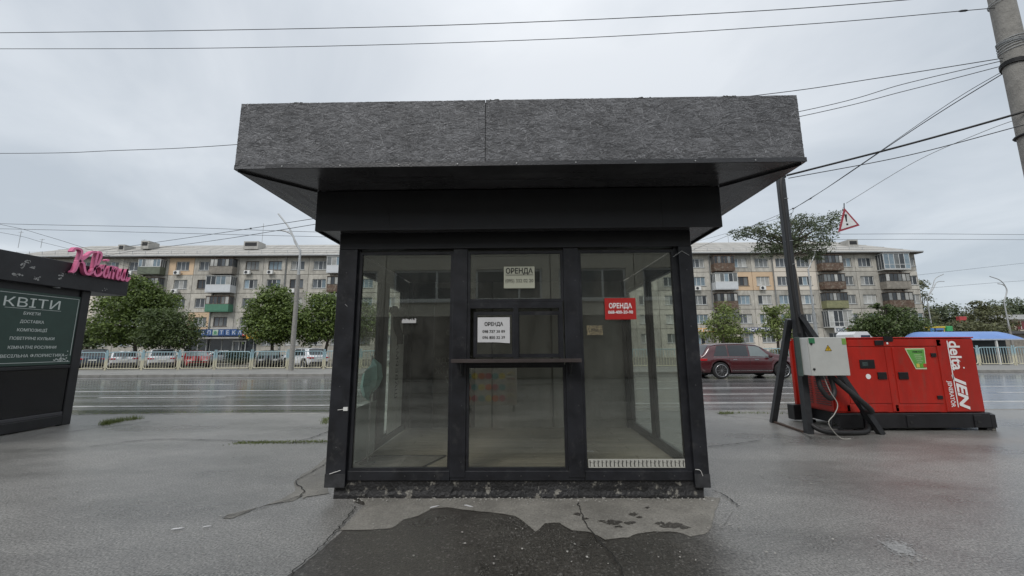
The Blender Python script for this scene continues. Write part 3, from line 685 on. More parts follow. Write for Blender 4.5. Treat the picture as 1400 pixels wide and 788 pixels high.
for i in range(n+1):
    for j in range(n+1):
        u, v_ = i/n-.5, j/n-.5; x = u*.85+v_*.25; y = v_*.62; h = .008+.018*max(0, math.sin(u*14+v_*5))*(abs(u) < .45 and abs(v_) < .45); vs.append((x, y, h))
for i in range(n):
    for j in range(n): k = i*(n+1)+j; fs.append((k, k+n+1, k+n+2, k+1))
b.add(vs, fs, True); put('mat_top', b, mk('grey_mat', (.17, .165, .15), .45, .35, 6, .2, 20), t)
b = MB(); b.tube([(-.56, -.31, .012), (.30, -.31, .012), (.545, .31, .012), (-.30, .31, .012), (-.56, -.31, .012)], .009, 5); put('mat_border', b, mk('dark_mat_border', (.03, .03, .03), .6), t)
t = solo('frosted_board', MB().box(-.0, .006, 0, .9, 0, .62), mk('frosted_plate', (.30, .34, .32), .6, .1), 'pale frosted board standing against the left side glass inside', 'board'); t.matrix_world = wm(K) @ Matrix.Translation((-1.845, .56, .201))
for (x, y, l, a, nm, mt, lab, ct) in ((.28, .13, .09, .25, 'green_stick', mk('green_plastic', (.12, .42, .26), .5), 'green plastic strip lying on the floor behind the middle pane', 'strip'), (.86, .95, .07, -.2, 'paper_scrap', paper, 'white paper scrap on the kiosk floor behind the right pane', 'litter'), (-.32, .12, .035, 1.2, 'paper_scrap', paper, 'tiny white scrap on the floor at the left end of the middle pane', 'litter')):
    o = solo(nm, MB().box(-l, l, -l*.16, l*.16, 0, .006), mt, lab, ct); o.matrix_world = wm(K) @ Matrix.Translation((x, y, .203)) @ Matrix.Rotation(a, 4, 'Z')
# mirrored lettering on the back wall glass
bw = mk('faded_white_letters', (.22, .22, .2), .7)
for k, s in enumerate(('Завжди', 'навстіж', '24/7')):
    text(K, s, .17, bw, (-1, 0, 0), (0, 0, 1), (-1.08, DP-.072, 1.28-k*.16), ext=.0008, name='faded_lettering')
b = MB()
put('dark_glass_panel', MB().bbox(-1.42, -.72, DP-.069, DP-.061, .2, 2.5, .002), mk('dark_back_panel', (.06, .056, .048), .25, .2), K)
for (x, z_, rr) in ((-1.02, 1.74, .05), (-.92, 1.74, .03), (-.82, 1.76, .04)): b.cyl((x-.15, DP-.073, z_), rr, .003, 'Y', 10)
put('faded_emblem', b, bw, K)

# ------------------------------------------------------------------ flower kiosk on the left
FX = -8.98
FK = thing('flower_kiosk', (FX-1.4, 6.4, 0), 'black flower kiosk at the left edge with a dark green price board', 'kiosk')
fb = mk('flower_kiosk_black', (.016, .016, .018), .4, .4, 3, .12, 12, col2=(.05, .05, .05), c2=(.64, .8))
put('body', MB().box(FX-2.8, FX-.03, 4.7, 8.07, .05, 2.7), fb, FK, True)
put('corner_post', MB().bbox(FX-.12, FX+.012, 7.95, 8.12, .0, 2.7, .01), fb, FK, True)
put('base_rail', MB().bbox(FX-.03, FX+.02, 4.7, 7.948, .02, .20, .006), fb, FK, True)
put('base_rail', MB().bbox(FX-.03, FX+.008, 4.7, 7.948, .204, .27, .006), mk('rail_grey', (.05, .05, .055), .4), FK, True)
put('lower_panel', MB().bbox(FX-.03, FX-.012, 4.7, 7.948, .274, 1.12, .004), mk('gloss_black_panel', (.008, .008, .010), .16, .3, 3, .03, 4), FK, True)
put('middle_rail', MB().bbox(FX-.03, FX+.012, 4.7, 7.948, 1.124, 1.18, .006), fb, FK, True)
fa = onX(174, 402, FX+.12)
FA = put('roof_fascia', MB().bbox(FX-2.9, FX+.12, 4.5, fa.y, 2.70, 3.22, .008), fb, FK, True)
put('soffit_lamp', MB().cyl((FX+.05, 7.45, 2.685), .05, .016, 'Z', 14), galv, FA, True)
b = MB(); rnd = random.Random(8)
for (x, y, s) in ((32, 361, 1), (38, 358, 1), (44, 366, .7), (30, 366, .6), (21, 375, 1), (26, 376, .7), (48, 381, .9), (52, 380, .5), (84, 379, .8), (87, 374, .4), (142, 396, .4), (101, 374, .3)):
    for _ in range(7):
        p = onX(x+rnd.gauss(0, 1.8), y+rnd.gauss(0, 1.3), FX+.121); q = .018*s*rnd.uniform(.5, 1.3)
        b.cyl((p.x, p.y, p.z), q, .002, 'X', 6)
put('peeled_paint_spot', b, mk('bare_primer', (.35, .35, .34), .8), FA, True, kind='stuff')
# price board
by0, by1 = 6.38, onX(106, 450, FX).y; bz0, bz1 = 1.20, onX(106, 406, FX).z
B = put('price_board', MB().bbox(FX-.028, FX-.004, by0, by1, bz0, bz1, .003), green, FK, True)
gw = mk('board_white', (.62, .66, .63), .6, .05)
m_ = MB(); i_ = .05
for (a, c, d, e_) in ((by0+i_, by1-i_, bz0+i_, bz0+i_+.008), (by0+i_, by1-i_, bz1-i_-.008, bz1-i_), (by0+i_, by0+i_+.008, bz0+i_, bz1-i_), (by1-i_-.008, by1-i_, bz0+i_+.12, bz1-i_)):
    m_.box(FX-.004, FX-.002, a, c, d, e_)
rnd = random.Random(3)
for k in range(26):
    t_ = rnd.random(); m_.cyl((FX-.004, by1-.07-abs(rnd.gauss(0, .12)), bz0+.06+abs(rnd.gauss(0, .06))), rnd.uniform(.006, .014), .002, 'X', 6)
put('border_ornament', m_, gw, B, True)
yc = onX(44, 440, FX).y
def bt(s, y_px, size, wpx, bold=.0003):
    p = onX(44, y_px, FX); a = onX(44-wpx/2, y_px, FX).y; c = onX(44+wpx/2, y_px, FX).y
    text(B, s, size, gw, (0, 1, 0), (0, 0, 1), (FX-.003, (a+c)/2, p.z), True, bold=bold, ext=.001, target_w=c-a)
bt('КВІТИ', 414.5, .235, 78, .0); bt('БУКЕТИ', 429, .075, 23); bt('ДОСТАВКА', 440.5, .075, 33)
bt('КОМПОЗИЦІЇ', 451.5, .075, 41); bt('ПОВІТРЯНІ КУЛЬКИ', 463, .075, 61); bt('КІМНАТНІ РОСЛИНИ', 475, .075, 66); bt('ВЕСІЛЬНА ФЛОРИСТИКА', 486.5, .075, 88)
p = onX(44, 423, FX); put('title_rule', MB().box(FX-.004, FX-.002, onX(6, 423, FX).y, onX(84, 423, FX).y, p.z, p.z+.006), gw, B, True)
# pink script letters
SG = thing('letter_sign', (FX+.12, 8.1, 3.02), 'pink three dimensional script letters on the flower kiosk fascia', 'sign')
y0_, z0_ = onX(92, 368, FX+.16).y, 3.03; sc_ = (onX(176, 380, FX+.2).y-y0_)/2.42
ST = {'K': [[(0, .82), (.07, .95), (.2, .97), (.32, .88), (.28, .5), (.2, .1), (.12, -.02)], [(.84, 1.0), (.68, .92), (.48, .66), (.29, .46)], [(.27, .47), (.45, .42), (.52, .2), (.6, .02), (.74, 0), (.84, .14)]],
      'v': [[(.82, .14), (.98, .45), (1.08, .85), (1.03, 1.02), (.93, .92), (.90, .5), (.91, .12), (1.03, -.01), (1.17, .1), (1.19, .3), (1.07, .43), (.95, .36)]],
      'i': [[(1.2, .22), (1.31, .52), (1.29, .12), (1.37, 0), (1.47, .14)], [(1.35, .74), (1.39, .76)]],
      't': [[(1.46, .2), (1.53, .5), (1.52, 0)], [(1.53, .3), (1.61, .5), (1.69, .45), (1.68, 0)], [(1.69, .3), (1.79, .5), (1.87, .42), (1.85, .1), (1.92, .0), (2.0, .15)]],
      'y': [[(2.0, .2), (2.07, .5), (2.05, .12), (2.12, 0), (2.22, .12), (2.28, .5)], [(2.28, .5), (2.26, .1), (2.33, 0), (2.44, .14)]]}
for key, strokes in ST.items():
    b = MB()
    for s in strokes:
        P = catmull([(p[0], p[1], 0) for p in s], 7); wd = .043; Lp = []; Rp = []
        for i, p in enumerate(P):
            t_ = (P[min(i+1, len(P)-1)]-P[max(i-1, 0)]).normalized(); n_ = Vector((-t_.y, t_.x, 0)); Lp.append(p+n_*wd); Rp.append(p-n_*wd)
        def W3(q, dx): return (FX+.13+dx, y0_+q.x*sc_, z0_+q.y*sc_)
        n = len(P); vs = [W3(q, .09) for q in Lp]+[W3(q, .09) for q in Rp]+[W3(q, 0) for q in Lp]+[W3(q, 0) for q in Rp]
        b.mat(0); b.add(vs, [(i, i+1, n+i+1, n+i) for i in range(n-1)]); b.mat(1)
        b.add(vs, [(2*n+i, 2*n+i+1, i+1, i) for i in range(n-1)]+[(n+i, n+i+1, 3*n+i+1, 3*n+i) for i in range(n-1)]+[(0, n, 3*n, 2*n), (n-1, 2*n-1, 4*n-1, 3*n-1)])
        for q in (P[0], P[-1]):
            b.mat(0); b.cyl(W3(q, 0), wd*sc_, .0895, 'X', 12)
    put('letter', b, [pink, pinks], SG, True)

# ------------------------------------------------------------------ generator
GY = 7.05
gx0 = at(1138, 500, GY).x; gx1 = at(1339.5, 515, GY).x; gz1 = at(1235, 461.5, GY).z; gz0 = at(1240, 565, GY).z; GB = GY+.98
G = thing('generator', ((gx0+gx1)/2, GY+.5, 0), 'red diesel generator in a canopy on a black skid base', 'generator')
# body
put('canopy_body', MB().bbox(gx0, gx1, GY+.012, GB, gz0, gz1-.02, .012), redm, G, True)
put('roof_panel', MB().bbox(gx0-.01, gx1+.012, GY-.002, GB+.01, gz1-.018, gz1+.004, .004), redm, G, True)
def gp(x, y): p = at(x, y, GY); return p
def gpanel(name, x0, x1, y0, y1, t=.012, mat=redm):
    a, c = gp((x0), (y0+y1)/2), gp(x1, (y0+y1)/2); z0 = gp((x0+x1)/2, y1).z; z1 = gp((x0+x1)/2, y0).z
    return put(name, MB().bbox(a.x, c.x, GY+.012-t, GY+.0115, z0, z1, .004), mat, G, True)
gpanel('corner_panel', 1139, 1157, 464, 563); 
D1 = gpanel('door', 1158.5, 1214, 475, 552); D2 = gpanel('door', 1225, 1284, 475, 552); D3 = gpanel('end_panel', 1287.5, 1338, 464, 563)
gpanel('centre_post_panel', 1215.5, 1223.5, 475, 563); gpanel('top_strip', 1158.5, 1286, 464.5, 473.7); gpanel('bottom_strip', 1158.5, 1214.2, 553.6, 563.5); gpanel('bottom_strip', 1225, 1286, 553.6, 563.5)
hd = mk('black_plastic_hardware', (.012, .012, .013), .35, .2)
def gbit(name, x0, x1, y0, y1, mat, par=G, d=.02):
    a, c = gp(x0, (y0+y1)/2), gp(x1, (y0+y1)/2)
    return put(name, MB().bbox(a.x, c.x, GY-d, GY-.0005, gp((x0+x1)/2, y1).z, gp((x0+x1)/2, y0).z, .004), mat, par, True)
for (x0, x1, y0, y1, nm, par) in ((1199.5, 1211.5, 509, 518.5, 'handle', D1), (1228, 1241, 509, 518.5, 'handle', D2), (1272, 1279, 483, 488, 'hinge', D2), (1281, 1288, 541, 545.5, 'hinge', D2), (1195, 1207, 465.5, 472, 'latch', G)):
    h_ = gbit(nm, x0, x1, y0, y1, hd, par)
cw = gbit('control_window', 1175, 1195.5, 492, 504, hd, D1, .012); gbit('display', 1178, 1186, 495, 501, mk('dark_display', (.05, .07, .07), .1), cw, .014)
for (x0, x1) in ((1207, 1211), (1215.5, 1219.5)):
    pass
b = MB(); a, c = gp(1207, 462), gp(1219.5, 462); b.box(a.x, c.x, GY-.01, GY+.10, gz1+.005, gz1+.02); b.box(a.x, c.x, GY-.014, GY-.011, gz1-.07, gz1+.02); put('lifting_bracket', b, hd, G, True)
q = gp(1187, 515); put('round_sticker', MB().cyl((q.x, GY-.004, q.z), .045, .003, 'Y', 18), whp, D1, True)
q = gp(1213, 469.5); put('round_sticker', MB().cyl((q.x, GY-.004, q.z), .02, .003, 'Y', 12), whp, G, True)
# green quad sticker
P = [gp(*c) for c in ((1236.5, 476.5), (1263.5, 476), (1267, 505), (1252, 505))]
def quad(pts, d): return MB().prism([(p.x, p.z) for p in pts], GY-d, GY-d+.0025, 'Y')
SK = put('energy_sticker', quad(P, .004), mk('cream_sticker', (.55, .60, .40), .5, .05), D2, True)
c0 = sum(P, Vector())/4; P2 = [c0+(p-c0)*.88 for p in P]
put('sticker_face', quad(P2, .006), mk('green_sticker', (.12, .36, .07), .5, .1), SK, True)
for k, cc in enumerate(((.62, .5, .1), (.12, .36, .03), (.45, .05, .03))):
    xa = P2[3].x+.01+k*.062; b = MB().box(xa, xa+.055, GY-.0085, GY-.0065, P2[3].z+.01, P2[3].z+.075); put('colour_block', b, mk('sticker_colour_%d' % k, cc, .5), SK, True)
text(SK, '1048 KG', .05, ink, (1, 0, 0), (0, 0, 1), (c0.x, GY-.0082, P2[0].z-.04), True, ext=.0005, bold=.001)
b = MB()
for k in range(5): b.box(c0.x-.07+k*.012, c0.x+.05+(.03 if k % 2 else 0), GY-.0082, GY-.0065, c0.z+.06-k*.035, c0.z+.072-k*.035)
put('small_print', b, mk('sticker_print', (.4, .5, .3), .6), SK, True)
b = MB()
for xx in (gp(1141, 500).x, gp(1155, 500).x, gp(1219, 500).x, gp(1290, 500).x, gp(1334, 500).x):
    for k in range(5): b.cyl((xx, GY-.004, gz0+.10+k*.28), .009, .004, 'Y', 8)
put('rivet', b, mk('red_rivet', (.30, .03, .02), .4), G, True, kind='stuff')
# brand lettering, read from top to bottom
def gt(s, y0, y1, xa, xb, bold, shear=0, sz=None):
    ct = gp((xa+xb)/2, (y0+y1)/2); H = gp(xb, (y0+y1)/2).x-gp(xa, (y0+y1)/2).x; W = gp(0, y0).z-gp(0, y1).z if False else gp((xa+xb)/2, y0).z-gp((xa+xb)/2, y1).z
    text(D3, s, H*1.25 if sz is None else sz, whp, (0, 0, -1), (1, 0, 0), (ct.x, GY-.004, ct.z), True, ext=.001, bold=bold, shear=shear, target_w=W)
gt('delta', 466, 506, 1298, 1314.5, .006, sz=.275); gt('JEN', 512, 560, 1306.5, 1320.5, .008, .3, sz=.235); gt('JENERATÖR', 521, 557, 1297.0, 1304, .0015, sz=.10)
a = gp(1294.5, 466); c = gp(1309.5, 557); xm = gp(1300, 500).x
put('lettering_rule', MB().box(xm-.006, xm+.010, GY-.005, GY-.0025, c.z, a.z), whp, D3, True)
q = gp(1317.5, 503); put('trademark_dot', MB().cyl((q.x, GY-.004, q.z), .014, .002, 'Y', 10), whp, D3, True)
# end face louvres (left side)
EN = put('end_frame', MB().box(gx0-.02, gx0-.001, GY+.06, GB-.06, gz0+.04, gz1-.06), redm, G, True)
lv = MB().box(0, .012, 0, .34, 0, .014, Matrix.Rotation(.5, 4, 'Y')); lme = lv.mesh('louvre', [mk('dark_red_slot', (.07, .008, .006), .6)])
gwi = wm(EN).inverted()
for j in range(2):
    for k in range(24): put('louvre', lme, MATS['dark_red_slot'], EN, loc=gwi @ Vector((gx0-.034, GY+.10+j*.42, gz0+.12+k*.043)))
put('end_door_edge', MB().bbox(gx0-.05, gx0-.0005, GB-.058, GB+.01, gz0+.02, gz1-.04, .006), redm, G, True)
# skid base
be = at(1360, 590, GY-.02)
b = MB(); zt_ = gz0-.002
b.bbox(gx0-.02, gx1+.03, GY-.03, GY+.02, .05, zt_, .008); b.bbox(gx0-.02, gx1+.03, GB-.02, GB+.03, .05, zt_, .008); b.box(gx0+.1, gx1, GY+.02, GB-.02, .09, zt_-.004)
b.prism([(GY-.03, .05), (GY-.03, zt_-.03), (GY+.05, zt_), (GB-.05, zt_), (GB+.03, zt_-.03), (GB+.03, .05)], gx1+.03, gx1+.11, 'X')
SB = put('skid_base', b, gbase, G, True)
b = MB(); b.bbox(gx0-.20, gx0-.022, GB-.16, GB+.03, .04, zt_+.03, .008); put('end_bracket', b, gbase, SB, True); b = MB(); b.bbox(gx0-.16, gx0-.022, GY-.03, GY+.02, .05, .075, .005); b.bbox(gx0-.12, gx0-.022, GY-.03, GY+.02, zt_-.04, zt_, .005); b.bar((gx0-.15, GY, .08), (gx0-.10, GY, zt_-.01), .03, .03); put('end_frame_bar', b, gbase, SB, True)
for xx in (gx0+.40, gx0+1.15, gx1-.28): 
    b = MB(); b.bbox(xx, xx+.14, GY-.045, GY-.031, .06, zt_-.03, .004); fk = put('lifting_plate', b, gbase, SB, True)
    put('slot', MB().cyl((xx+.07, GY-.049, .15), .028, .003, 'Y', 12), ink, fk, True)
for (xx, yy) in ((gx0+.05, GY+.05), (gx1-.05, GY+.05), (gx0+.05, GB-.1), (gx1-.05, GB-.1)): put('support_block', MB().bbox(xx, xx+.16, yy-.06, yy+.08, 0.001, .0485, .004), plin, SB, True)

# ------------------------------------------------------------------ braced steel post and cabinet
ft = gnd(1106, 593); 
T = thing('steel_post', (ft.x, ft.y, 0), 'tall dark steel cable post with two slanting braces beside the generator', 'post')
PX, PY = ft.x, ft.y
pt = at(1071, 246, PY)
put('column', MB().bar((PX, PY, 0), (PX+.02, PY, pt.z), .11, .10), dkst, T, True)
la = gnd(1057, 578); ra = gnd(1205, 594)
ap = Vector((PX, PY, at(1090, 436, PY).z))
put('brace', MB().bar((la.x, la.y, 0), ap+Vector((-.05, .09, 0)), .10, .08), dkst, T, True)
put('brace', MB().bar((ra.x, ra.y, 0), ap+Vector((.0, -.09, .05)), .10, .08), dkst, T, True)
ba = gnd(1130, 566); put('brace', MB().bar((PX+.45, PY+.12, 0.9), ap+Vector((.06, .02, .10)), .07, .07), dkst, T, True)
put('ground_bar', MB().bar((la.x, la.y, .02), (PX-.06, PY+.06, .02), .04, .03), mk('rusty_bar', (.07, .045, .035), .8, .4), T, True)
b = MB()
for (yy) in (362, 330, 272):
    q = at(1080, yy, PY-.07); b.tube([(PX-.075, PY-.065, q.z), (PX+.075, PY-.065, q.z+.015), (PX+.075, PY+.06, q.z+.015)], .006, 5)
put('cable_tie', b, wlt, T, True)
HG = solo('hanging_cable_bundle', MB().tube(catmull([(PX-.02, PY-.08, 1.7), (PX-.045, PY-.075, 2.6), (PX-.04, PY-.08, 3.6), (PX-.05, PY-.08, 4.35), (PX+.0, PY-.06, pt.z+.0), (PX+.08, PY-.03, pt.z+.05)], 6), .035, 8), rub, 'thick black cable running down the tall steel post', 'cable')
# cabinet
cy_ = PY-.12; c0_ = at(1105, 470, cy_-.26); c1_ = at(1160, 490, cy_-.26)
E = thing('electrical_cabinet', ((c0_.x+c1_.x)/2, cy_-.13, at(1130, 514, cy_-.26).z), 'light grey electrical cabinet with a yellow warning triangle on the steel post', 'cabinet')
ez0 = at(1130, 514, cy_-.26).z; ez1 = at(1130, 461.5, cy_-.26).z; ex0, ex1 = c0_.x, c1_.x; ey = cy_-.26
put('case', MB().bbox(ex0+.001, ex1-.001, ey+.022, ey+.26, ez0+.002, ez1-.002, .006), gryw, E, True)
DR = put('door', MB().bbox(ex0, ex1, ey, ey+.02, ez0, ez1, .006), gry, E, True)
def ebit(name, x, z, w_, h, mat, par, d=.004): return put(name, MB().box(x, x+w_, ey-d, ey-.0005, z, z+h), mat, par, True)
lk = MB()
for fz in (.88, .22): lk.cyl((ex0+.045, ey-.014, ez0+(ez1-ez0)*(fz-.05)), .018, .014, 'Y', 10)
put('lock', lk, hd, DR, True)
ebit('green_sticker', ex0+.0+.01, ez1-.10, .10, .09, mk('sticker_green', (.03, .16, .07), .5), DR); ebit('green_sticker', ex1-.075, ez1-.12, .07, .10, mk('sticker_lime', (.2, .36, .08), .5), DR)
tx, tz = (ex0+ex1)/2+.0, ez1-.22
wt = MB().prism([(tx-.055, tz), (tx+.055, tz), (tx, tz+.092)], ey-.003, ey-.0005, 'Y'); WT = put('warning_triangle', wt, mk('warning_yellow', (.65, .42, .02), .5), DR, True)
bo = MB().add([], []); s = MB()
for (p, q2) in (((tx-.055, tz), (tx+.055, tz)), ((tx+.055, tz), (tx, tz+.092)), ((tx, tz+.092), (tx-.055, tz))): s.bar((p[0], ey-.004, p[1]), (q2[0], ey-.004, q2[1]), .007, .0015)
s.bar((tx+.006, ey-.004, tz+.065), (tx-.008, ey-.004, tz+.038), .008, .0015); s.bar((tx-.010, ey-.004, tz+.040), (tx+.008, ey-.004, tz+.036), .006, .0015); s.bar((tx+.006, ey-.004, tz+.038), (tx-.002, ey-.004, tz+.012), .006, .0015)
put('bolt_mark', s, ink, WT, True)
put('mount_strip', MB().bbox(ex0-.03, ex0-.002, ey+.18, ey+.27, ez0-.02, ez1+.01, .004), mk('green_grey_strip', (.06, .09, .08), .5), E, True)
# cables
def cable(name, pts, r, mat, label, cat='cable', n=8): return solo(name, MB().tube(catmull(pts, 8), r, n), mat, label, cat)
g1 = gnd(1175, 593)
cable('hose', [(ex1-.25, ey+.15, ez0+.02), (ex1-.1, ey+.10, ez0-.15), (ex1+.25, ey-.0, ez0-.55), (ex1+.47, GY-.15, .36), (ex1+.50, GY-.18, .16), (ex1+.35, GY-.28, .05), (ex1-.0, GY-.33, .045), (ex1-.35, GY-.3, .06), (ex1-.48, GY-.18, .16), (ex1-.38, GY-.02, .27)], .042, rub, 'thick black corrugated hose looping from the cabinet to the generator base', n=10)
cable('hose', [(ex0+.2, ey+.15, ez0+.01), (ex0+.2, ey+.1, ez0-.22), (ex0+.32, ey+.08, ez0-.38), (ex0+.43, ey+.12, ez0-.25), (ex0+.40, ey+.15, ez0+.01)], .036, rub, 'short black hose loop hanging under the grey cabinet', n=10)
cable('cable', [(ex0+.26, ey+.1, ez0+.01), (ex0+.30, ey+.05, ez0-.25), (ex0+.36, ey, ez0-.45), (ex0+.25, ey-.05, ez0-.6), (ex0+.14, ey-.05, ez0-.72), (ex0+.18, ey-.05, .15), (ex0+.3, ey-.06, .02), (ex0+.42, ey-.1, .018)], .007, mk('white_cable', (.36, .35, .32), .5), 'thin white cable trailing from the grey cabinet to the ground', n=6)

# ------------------------------------------------------------------ utility pole at the right edge
UY = 6.0; uc = at(1374, 0, UY); uc2 = at(1409, 200, UY)
UX = (uc.x+uc2.x)/2
U = thing('utility_pole', (UX, UY, 0), 'grey concrete utility pole wrapped with wires at the right edge', 'pole')
put('pole_shaft', MB().tube([(UX, UY, 0), (UX, UY, 9.2)], [.19, .145], 12), conc, U, True)
b = MB(); rnd = random.Random(1)
for (yy, k) in ((70, 7), (5, 2)):
    z_ = at(1385, yy, UY).z
    for i in range(k):
        r_ = .168; z2 = z_+.07*i/2; b.tube([(UX+r_*math.cos(a), UY+r_*math.sin(a), z2+.02*math.cos(a+i)) for a in [j*.45 for j in range(15)]], .006, 5)
    put('wire_wrap', b, wlt, U, True); b = MB()
b = MB(); z_ = at(1392, 88, UY).z
for i in range(4): b.tube([(UX+.175*math.cos(a), UY+.175*math.sin(a), z_-.02*i-.05*math.cos(a)) for a in [j*.45 for j in range(15)]], .013, 6)
put('clamp_band', b, rub, U, True); b = MB()
z_ = at(1400, 185, UY).z; b.tube([(UX+.185*math.cos(a), UY+.185*math.sin(a), z_) for a in [j*.45 for j in range(15)]], .02, 6)
put('clamp_band', b, rub, U, True)

# ------------------------------------------------------------------ overhead wires
nw = [0]
def owire(pts, r, label, mat=wire, beads=()):
    P = [at(*p) for p in pts]; Q = catmull(P, 10) if len(P) > 2 else [P[0].lerp(P[1], i/10)-Vector((0, 0, 4*.02*(P[1]-P[0]).length*(i/10)*(1-i/10)*.3)) for i in range(11)]
    mb = MB().tube(Q, r, 5)
    for f_ in beads:
        k = int(f_*(len(Q)-2)); d = (Q[k+1]-Q[k]).normalized(); mb.tube([Q[k]-d*.0, Q[k]+d*.05, Q[k]+d*.12, Q[k]+d*.17], [r, r*3, r*3, r], 6)
    return solo('overhead_wire', mb, mat, label, 'wire', 'overhead wires crossing the sky')
owire([(-500, 47, 9), (0, 45, 8), (460, 38.5, 7.4), (760, 29, 7), (1040, 15, 6.7), (1240, 0, 6.5), (1400, -16, 6.3)], .0075, 'topmost twisted wire across the sky, leaving at the upper edge')
owire([(-500, 66, 9), (0, 67, 8), (360, 65, 7.4), (760, 53.5, 6.8), (1100, 33.5, 6.3), (1362, 11, 6)], .0065, 'second wire from the top, ending on the concrete pole', beads=(.985,))
owire([(-500, 208, 10), (0, 210, 9.5), (160, 206, 9), (322, 198, 8.5), (700, 166, 7.6), (1040, 130, 7), (1200, 107, 6.6), (1383, 78, 6)], .0075, 'wire passing behind the kiosk roof to the concrete pole')
owire([(700, 226, 9), (1087, 154, 7.2), (1240, 114, 6.6), (1385, 80, 6)], .007, 'upper wire of the close pair leaving the right end of the kiosk roof')
owire([(700, 240, 9.2), (1087, 161, 7.2), (1240, 124, 6.6), (1387, 86, 6)], .007, 'lower wire of the close pair leaving the right end of the kiosk roof')
owire([(1076, 240, PY), (1100, 234, PY), (1240, 198, 6.6), (1400, 153, 5.9), (1500, 120, 5.7)], .019, 'thick black cable from the steel post to the concrete pole', rub)
owire([(1078, 244, PY), (1240, 213, 6.6), (1400, 171, 5.9)], .008, 'thin cable just under the thick one from the steel post')
owire([(880, 372, 30), (945, 343, 24), (1055, 298, 15), (1110, 270, 11), (1260, 170, 7.5), (1392, 88, 6)], .009, 'long slanting wire passing in front of the steel post and the leafy tree', beads=(.5,))
owire([(880, 350, 30), (1040, 306, 15), (1091, 282, 11), (1180, 223, 8.5), (1300, 140, 7), (1388, 88, 6)], .006, 'thin slanting wire with an insulator above the leafy tree', beads=(.45, .3))
owire([(1157, 278, 9), (1250, 222, 7.6), (1340, 182, 6.6), (1400, 160, 6)], .006, 'thin pale wire holding up the warning sign', wlt)
owire([(-200, 297, 30), (0, 306, 26), (240, 311, 25), (460, 318, 25), (800, 322, 25)], .014, 'upper thin tram wire at the left above the apartment roof')
owire([(-200, 310, 30), (0, 313, 28), (240, 319, 27), (480, 325, 27)], .014, 'lower thin tram wire at the left above the apartment roof')
owire([(-200, 270, 22), (0, 307, 22), (60, 322, 22), (130, 344, 22), (200, 368, 22)], .011, 'thin wire falling from the left edge towards the pink letters')
owire([(-200, 290, 24), (0, 318, 24), (60, 332, 24), (125, 349, 24), (220, 380, 24)], .010, 'second thin wire falling from the left edge over the flower kiosk')
owire([(90, 352, 30), (150, 341, 28), (300, 319, 22), (430, 299, 17), (520, 284, 14)], .015, 'upper black wire crossing in front of the left apartment roof', beads=(.6,))
owire([(100, 358, 30), (180, 344, 28), (300, 328, 22), (430, 307, 17), (520, 292, 14)], .015, 'lower black wire crossing in front of the left apartment roof')
owire([(1050, 321, 27), (1250, 320, 27), (1400, 321, 27), (1600, 322, 27)], .013, 'upper tram wire at the right above the apartment roof')
owire([(1050, 328, 30), (1250, 327.5, 30), (1400, 328, 30), (1600, 329, 30)], .013, 'lower tram wire at the right above the apartment roof')
owire([(1240, 378, 40), (1400, 360, 40), (1600, 340, 38)], .012, 'faint wire sloping up to the right edge beyond the apartment corner')
owire([(1270, 394, 45), (1400, 384, 45), (1600, 372, 45)], .014, 'faint lower wire beyond the apartment corner')

# hanging triangular warning sign
q = at(1160, 298, 9.0)
S = thing('warning_sign', (q.x, 9.0, at(1160, 318, 9).z), 'tilted triangular warning sign with an exclamation mark hanging from a wire', 'sign', None, .15)
pts = [at(1154.5, 284.5, 9), at(1175.5, 308.5, 9), at(1146.5, 317.5, 9)]; cc = sum(pts, Vector())/3
def tri(k, y0, y1): return MB().prism([((cc+(p-cc)*k).x, (cc+(p-cc)*k).z) for p in pts], y0, y1, 'Y')
put('sign_plate', tri(1.0, 9.0, 9.02), mk('sign_red', (.33, .04, .06), .5, .1), S, True)
put('sign_face', tri(.74, 8.994, 8.9995), mk('sign_white', (.74, .76, .76), .5, .1), S, True)
e1, e2 = at(1155.6, 293.5, 9), at(1157, 303.5, 9); e3 = at(1158, 307, 9)
b = MB(); b.prism([(e1.x-.03, e1.z), (e1.x+.03, e1.z), (e2.x+.012, e2.z), (e2.x-.012, e2.z)], 8.990, 8.9935, 'Y'); b.cyl((e3.x, 8.990, e3.z), .026, .0035, 'Y', 12)
put('exclamation_mark', b, ink, S, True)
put('hanger', MB().bar((pts[0].x, 9.01, pts[0].z-.01), at(1154, 278, 9.01), .02, .01), dkst, S, True)

# ------------------------------------------------------------------ fence of crowd barriers
def fence_mat():
    m = bpy.data.materials.new('blue_yellow_fence_paint'); m.use_nodes = True; nt = m.node_tree; N = nt.nodes.new; L = nt.links.new
    p = nt.nodes['Principled BSDF']; tc = N('ShaderNodeTexCoord'); sp = N('ShaderNodeSeparateXYZ'); L(tc.outputs['Object'], sp.inputs[0])
    n = N('ShaderNodeTexNoise'); n.inputs['Scale'].default_value = 4; L(tc.outputs['Object'], n.inputs['Vector'])
    ad = N('ShaderNodeMath'); ad.operation = 'MULTIPLY_ADD'; ad.inputs[1].default_value = .25; L(n.outputs[0], ad.inputs[0]); L(sp.outputs[2], ad.inputs[2])
    r = N('ShaderNodeValToRGB'); r.color_ramp.elements[0].position = .70; r.color_ramp.elements[0].color = (.56, .53, .40, 1); r.color_ramp.elements[1].position = .92; r.color_ramp.elements[1].color = (.30, .43, .47, 1)
    L(ad.outputs[0], r.inputs[0]); L(r.outputs[0], p.inputs['Base Color']); p.inputs['Roughness'].default_value = .6; return m
fm = fence_mat(); FY = 25.4; PIT = 2.36; fxo = at(194.6, 495, FY).x
fb_ = MB(); hw = PIT/2-.10
fr_pts = []
